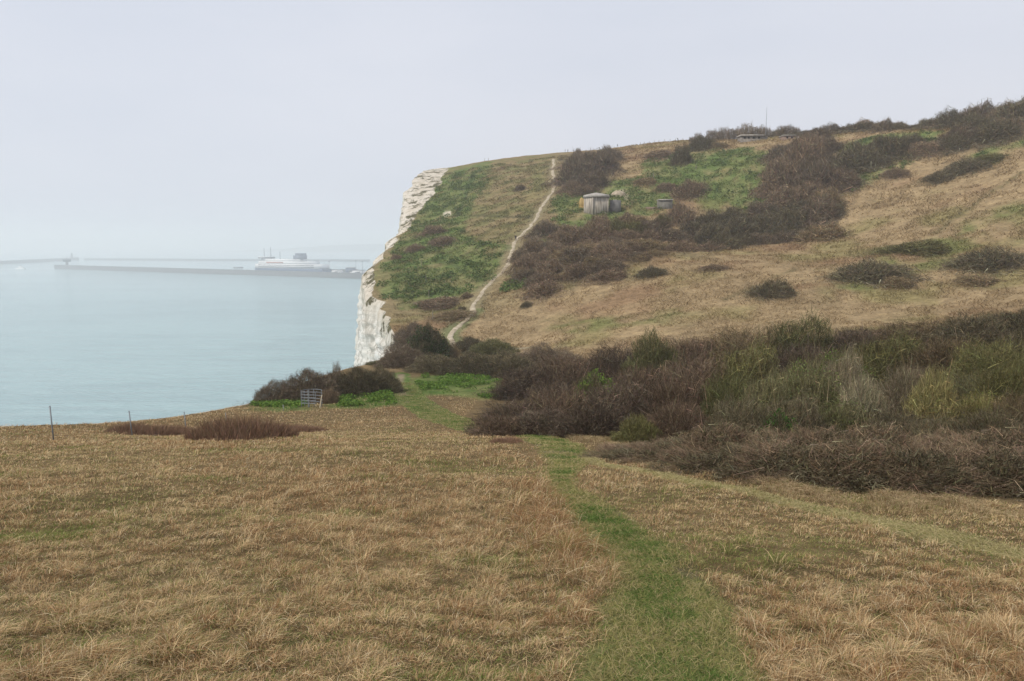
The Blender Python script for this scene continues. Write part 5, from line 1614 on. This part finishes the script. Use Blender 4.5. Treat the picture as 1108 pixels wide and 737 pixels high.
tower("control_tower", (b[0], b[1], 11), [("shaft", *drum(5, 3.6, 0, 12), wallm), ("cabin", *drum(11, 12, 12.01, 18), glassm), ("roof", *drum(13, 12, 18.01, 20.5), wallm), ("aerial", *drum(.7, .3, 20.6, 29), wallm)], "port control tower with a wide cabin on the end of the harbour arm", "tower")
b = sea_pt(78, 281.6)
tower("lighthouse", (b[0], b[1], 11), [("shaft", *drum(6, 4.5, 0, 18), wallm), ("lantern", *drum(3, 3, 18.01, 23), glassm), ("cap", *drum(3.4, .5, 23.01, 26), wallm)], "tiny lighthouse at the end of the far breakwater behind the control tower", "lighthouse")
# ferry, moored bows left
F0, F1 = sea_pt(276, 297.0), sea_pt(354, 299.0)
L = float(np.linalg.norm(F1 - F0)); ang = math.atan2(F1[1] - F0[1], F1[0] - F0[0])
fe = empty("ferry", tuple(F0)); fe.rotation_euler = (0, 0, ang); tag(fe, "big white car ferry with a dark hull moored behind the harbour arm", "ship")
sh = L / 178
hl = []
xs = np.array([0, 4, 12, 26, 50, 150, 176, 178]) * sh; wd_ = np.array([.3, 4, 9, 13, 14.5, 14.5, 13, 12.5]) * sh
rws = []
for z_, k_ in ((0, .82), (4, .92), (9, 1.0), (13, 1.0)):
    rws.append(np.c_[xs, -wd_ * k_, np.full(8, z_ * sh)])
port = np.stack(rws); star = port.copy(); star[..., 1] *= -1
V = np.concatenate([port.reshape(-1, 3), star.reshape(-1, 3)]); g = grid_quads(4, 8)
deck = [[24 + i, 24 + i + 1, 56 + i + 1, 56 + i] for i in range(7)]; stern = [[r * 8 + 7, (r + 1) * 8 + 7, 32 + (r + 1) * 8 + 7, 32 + r * 8 + 7] for r in range(3)]
part("hull", V, np.r_[g, g[:, ::-1] + 32, deck, stern], navyp, fe)
def bx(x0, x1, w, z0, z1): return box(x0 * sh, x1 * sh, -w * sh, w * sh, z0 * sh, z1 * sh)
part("superstructure", *merge([bx(16, 172, 14.0, 13.02, 21), bx(24, 150, 13.2, 21.02, 26), bx(30, 120, 12, 26.02, 30)]), whitep, fe)
part("bridge", *bx(26, 38, 15.5, 30.02, 34), whitep, fe)
part("bridge_window", *box(25.9 * sh, 38.1 * sh, -15.6 * sh, 15.6 * sh, 31.6 * sh, 33 * sh), glassm, fe)
part("red_stripe", *bx(44, 86, 13.35, 22.4, 24.8), redp, fe)
for z_ in (15.5, 18.5): part("window_row", *bx(24, 160, 14.08, z_, z_ + 1.0), glassm, fe)
fu, fq = merge([bx(104, 126, 6, 30.02, 37), bx(108, 126, 5, 37.02, 41)])
part("funnel", fu, fq, funm, fe)
for xx, hh_ in ((26, 50), (43, 52), (66, 44)):
    part("mast", *(lambda v, q_: (v + [xx * sh, 0, 0], q_))(*drum(.9, .5, 26 * sh, hh_ * sh, 6)), wallm, fe)
# berth dolphin, quay sheds, lorries, light masts
for px0, px1, py, lab in ((253, 263, 292, "small dark mooring jetty just left of the ferry bow"), (264, 270, 295.5, "short low mooring block in the water before the ferry bow")):
    a, b = sea_pt(px0, py), sea_pt(px1, py); w = float(np.linalg.norm(b - a))
    r = empty("jetty", tuple(a)); tag(r, lab, "jetty"); part("deck", *box(0, w, -5, 5, 5, 9), wallm, r)
    for k in range(4): part("pile", *(lambda v, q_: (v + [w * (k + .5) / 4, 0, 0], q_))(*tubes([(0, 0, -3)], [(0, 0, 5)], 1.3, 1.3, 8)), wallm, r)
q0, q1 = sea_pt(352, 298.5), sea_pt(470, 302)
L2 = float(np.linalg.norm(q1 - q0)); a2_ = math.atan2(q1[1] - q0[1], q1[0] - q0[0])
qy = empty("quay", tuple(q0)); qy.rotation_euler = (0, 0, a2_); tag(qy, "low grey ferry quay right of the moored ferry", "quay")
part("deck", *box(0, L2, 0, 150, -2, 5), plain_mat("quay_concrete", (.36, .36, .36), .9, noise=.2, scale=.1), qy)
part("kerb", *box(0, L2, -.5, .5, 5.01, 6), wallm, qy)
def on_quay(px, py, off): 
    a = sea_pt(px, py); return a
rs_ = random.Random(5)
for px, wpx, h, dy, m, lab in ((362, 12, 9, 30, whitep, "white flat quay shed nearest the ferry stern"), (374, 10, 13, 60, navyp, "blue-grey quay shed behind the white sheds"), (386, 14, 8, 25, whitep, "white flat quay shed close to the cliff"), (370, 16, 7, 100, wallm, "long grey shed at the back of the quay")):
    x = q0[0] + (px - 352) * 2.35; y = q0[1] + dy
    r = empty("shed", (x, y, 5.0)); tag(r, lab, "shed"); w = wpx * 2.2
    part("wall", *box(-w / 2, w / 2, -9, 9, 0, h), m, r); part("roof", *box(-w / 2 - .6, w / 2 + .6, -9.6, 9.6, h + .01, h + 1.2), wallm, r)
    part("door", *box(-w * .15, w * .15, -9.1, -8.9, 0, h * .6), glassm, r)
for px, dy, lab in ((356, 6, "quay light mast beside the ferry stern"), (379, 70, "quay light mast among the sheds"), (391, 14, "quay light mast next to the cliff")):
    r = empty("light_mast", (q0[0] + (px - 352) * 2.35, q0[1] + dy, 5)); tag(r, lab, "mast"); part("pole", *drum(.7, .4, 0, 30, 6), wallm, r); part("head", *drum(2.2, 2.2, 30.01, 31.5), wallm, r)
for px, dy, lab in ((358, 14, "white lorry trailer parked on the quay by the ferry stern"), (367, 8, "white lorry trailer parked in the middle of the quay edge"), (381, 7, "white lorry trailer parked on the quay near the cliff")):
    r = empty("lorry", (q0[0] + (px - 352) * 2.35, q0[1] + dy, 5.0)); tag(r, lab, "lorry", "lorries on the quay")
    part("trailer", *box(-7, 5.5, -1.3, 1.3, 1.2, 4.2), whitep, r); part("cab", *box(5.8, 8.2, -1.25, 1.25, .9, 3.9), navyp, r)
    for xx in (-5.5, -4.2, 3.5, 7): part("wheel", *(lambda v, q_: (v[:, [1, 2, 0]] * [1, 1, 1] + [xx, 0, .5], q_))(*tubes([(0, 0, -1.25)], [(0, 0, 1.25)], .5, .5, 10)), glassm, r)
# small ferry under way with its wake
b = sea_pt(22, 291.3)
bt = empty("boat", tuple(b)); bt.rotation_euler = (0, 0, math.radians(176)); tag(bt, "tiny white boat trailing a wake at the far left of the sea", "boat")
hx = np.array([-16, -14, 0, 10, 16]); hw = np.array([4, 4.5, 4.5, 3.2, .2])
Vb = np.concatenate([np.c_[hx, -hw * .7, hx * 0 - .5], np.c_[hx, -hw, hx * 0 + 4], np.c_[hx, hw, hx * 0 + 4], np.c_[hx, hw * .7, hx * 0 - .5]])
part("hull", Vb, np.r_[grid_quads(4, 5), [[0, 5, 10, 15]]], whitep, bt)
part("cabin", *merge([box(-11, 4, -3.4, 3.4, 4.01, 7.5), box(-6, 3, -2.6, 2.6, 7.51, 10)]), whitep, bt)
part("mast", *(lambda v, q_: (v + [-4, 0, 0], q_))(*drum(.3, .2, 10, 16, 6)), wallm, bt)
wk = sea_pt(62, 291.0)
dv = wk - b; Lw = float(np.linalg.norm(dv)) ; u = dv / Lw; n_ = np.array([-u[1], u[0], 0])
foam = plain_mat("foam", (.75, .80, .82), .8)
def wake(name, a, bb, w0, w1, seed):
    t = np.linspace(0, 1, 60); r = []
    for s_ in (-1, -.3, .3, 1):
        ww = (w0 + (w1 - w0) * t) * s_ * (1 + .5 * fbm(t * 20, t * 0 + s_, seed=seed))
        r.append(a + (bb - a) * t[:, None] + n_ * ww[:, None] + [0, 0, .35])
    o = link(name, quads_np(name, np.concatenate(r), grid_quads(4, 60)), foam); return tag(o, kind="stuff")
wake("wake_foam", b + u * 8, b + u * Lw * 1.0, 5, 12, 91); wake("wake_foam", b - u * 260, b - u * 12, 10, 4, 95)
# hills beyond the harbour, lost in haze
def ridge(name, pts, base_w, seed):
    pts = np.array(pts, float); n = 80
    t = np.linspace(0, len(pts) - 1, n); i = np.arange(len(pts))
    X = np.interp(t, i, pts[:, 0]); Y = np.interp(t, i, pts[:, 1]); Z = np.interp(t, i, pts[:, 2]) * (1 + .12 * fbm(t * 2, t * 0, seed=seed))
    rows_ = []
    for k_ in np.linspace(-1, 1, 15):
        prof = max(0, 1 - k_ * k_) ** .8
        rows_.append(np.c_[X, Y + k_ * base_w, np.maximum(Z, 0) * prof - 1])
    return tag(link(name, quads_np(name, np.concatenate(rows_), grid_quads(15, n), smooth=True), plain_mat("far_land", (.10, .115, .07), .95, noise=.3, scale=.004)), kind="structure")
c0, c1, c2, c3 = sea_pt(255, 272), sea_pt(310, 272), sea_pt(365, 272), sea_pt(480, 272)
ridge("far_hills", [(c0[0], c0[1], 4), (c1[0], c1[1], 30), ((c1[0] + c2[0]) / 2, c1[1], 50), (c2[0], c2[1], 70), (c3[0], c3[1], 90), (c3[0] + 900, c3[1], 100)], 500, 97)
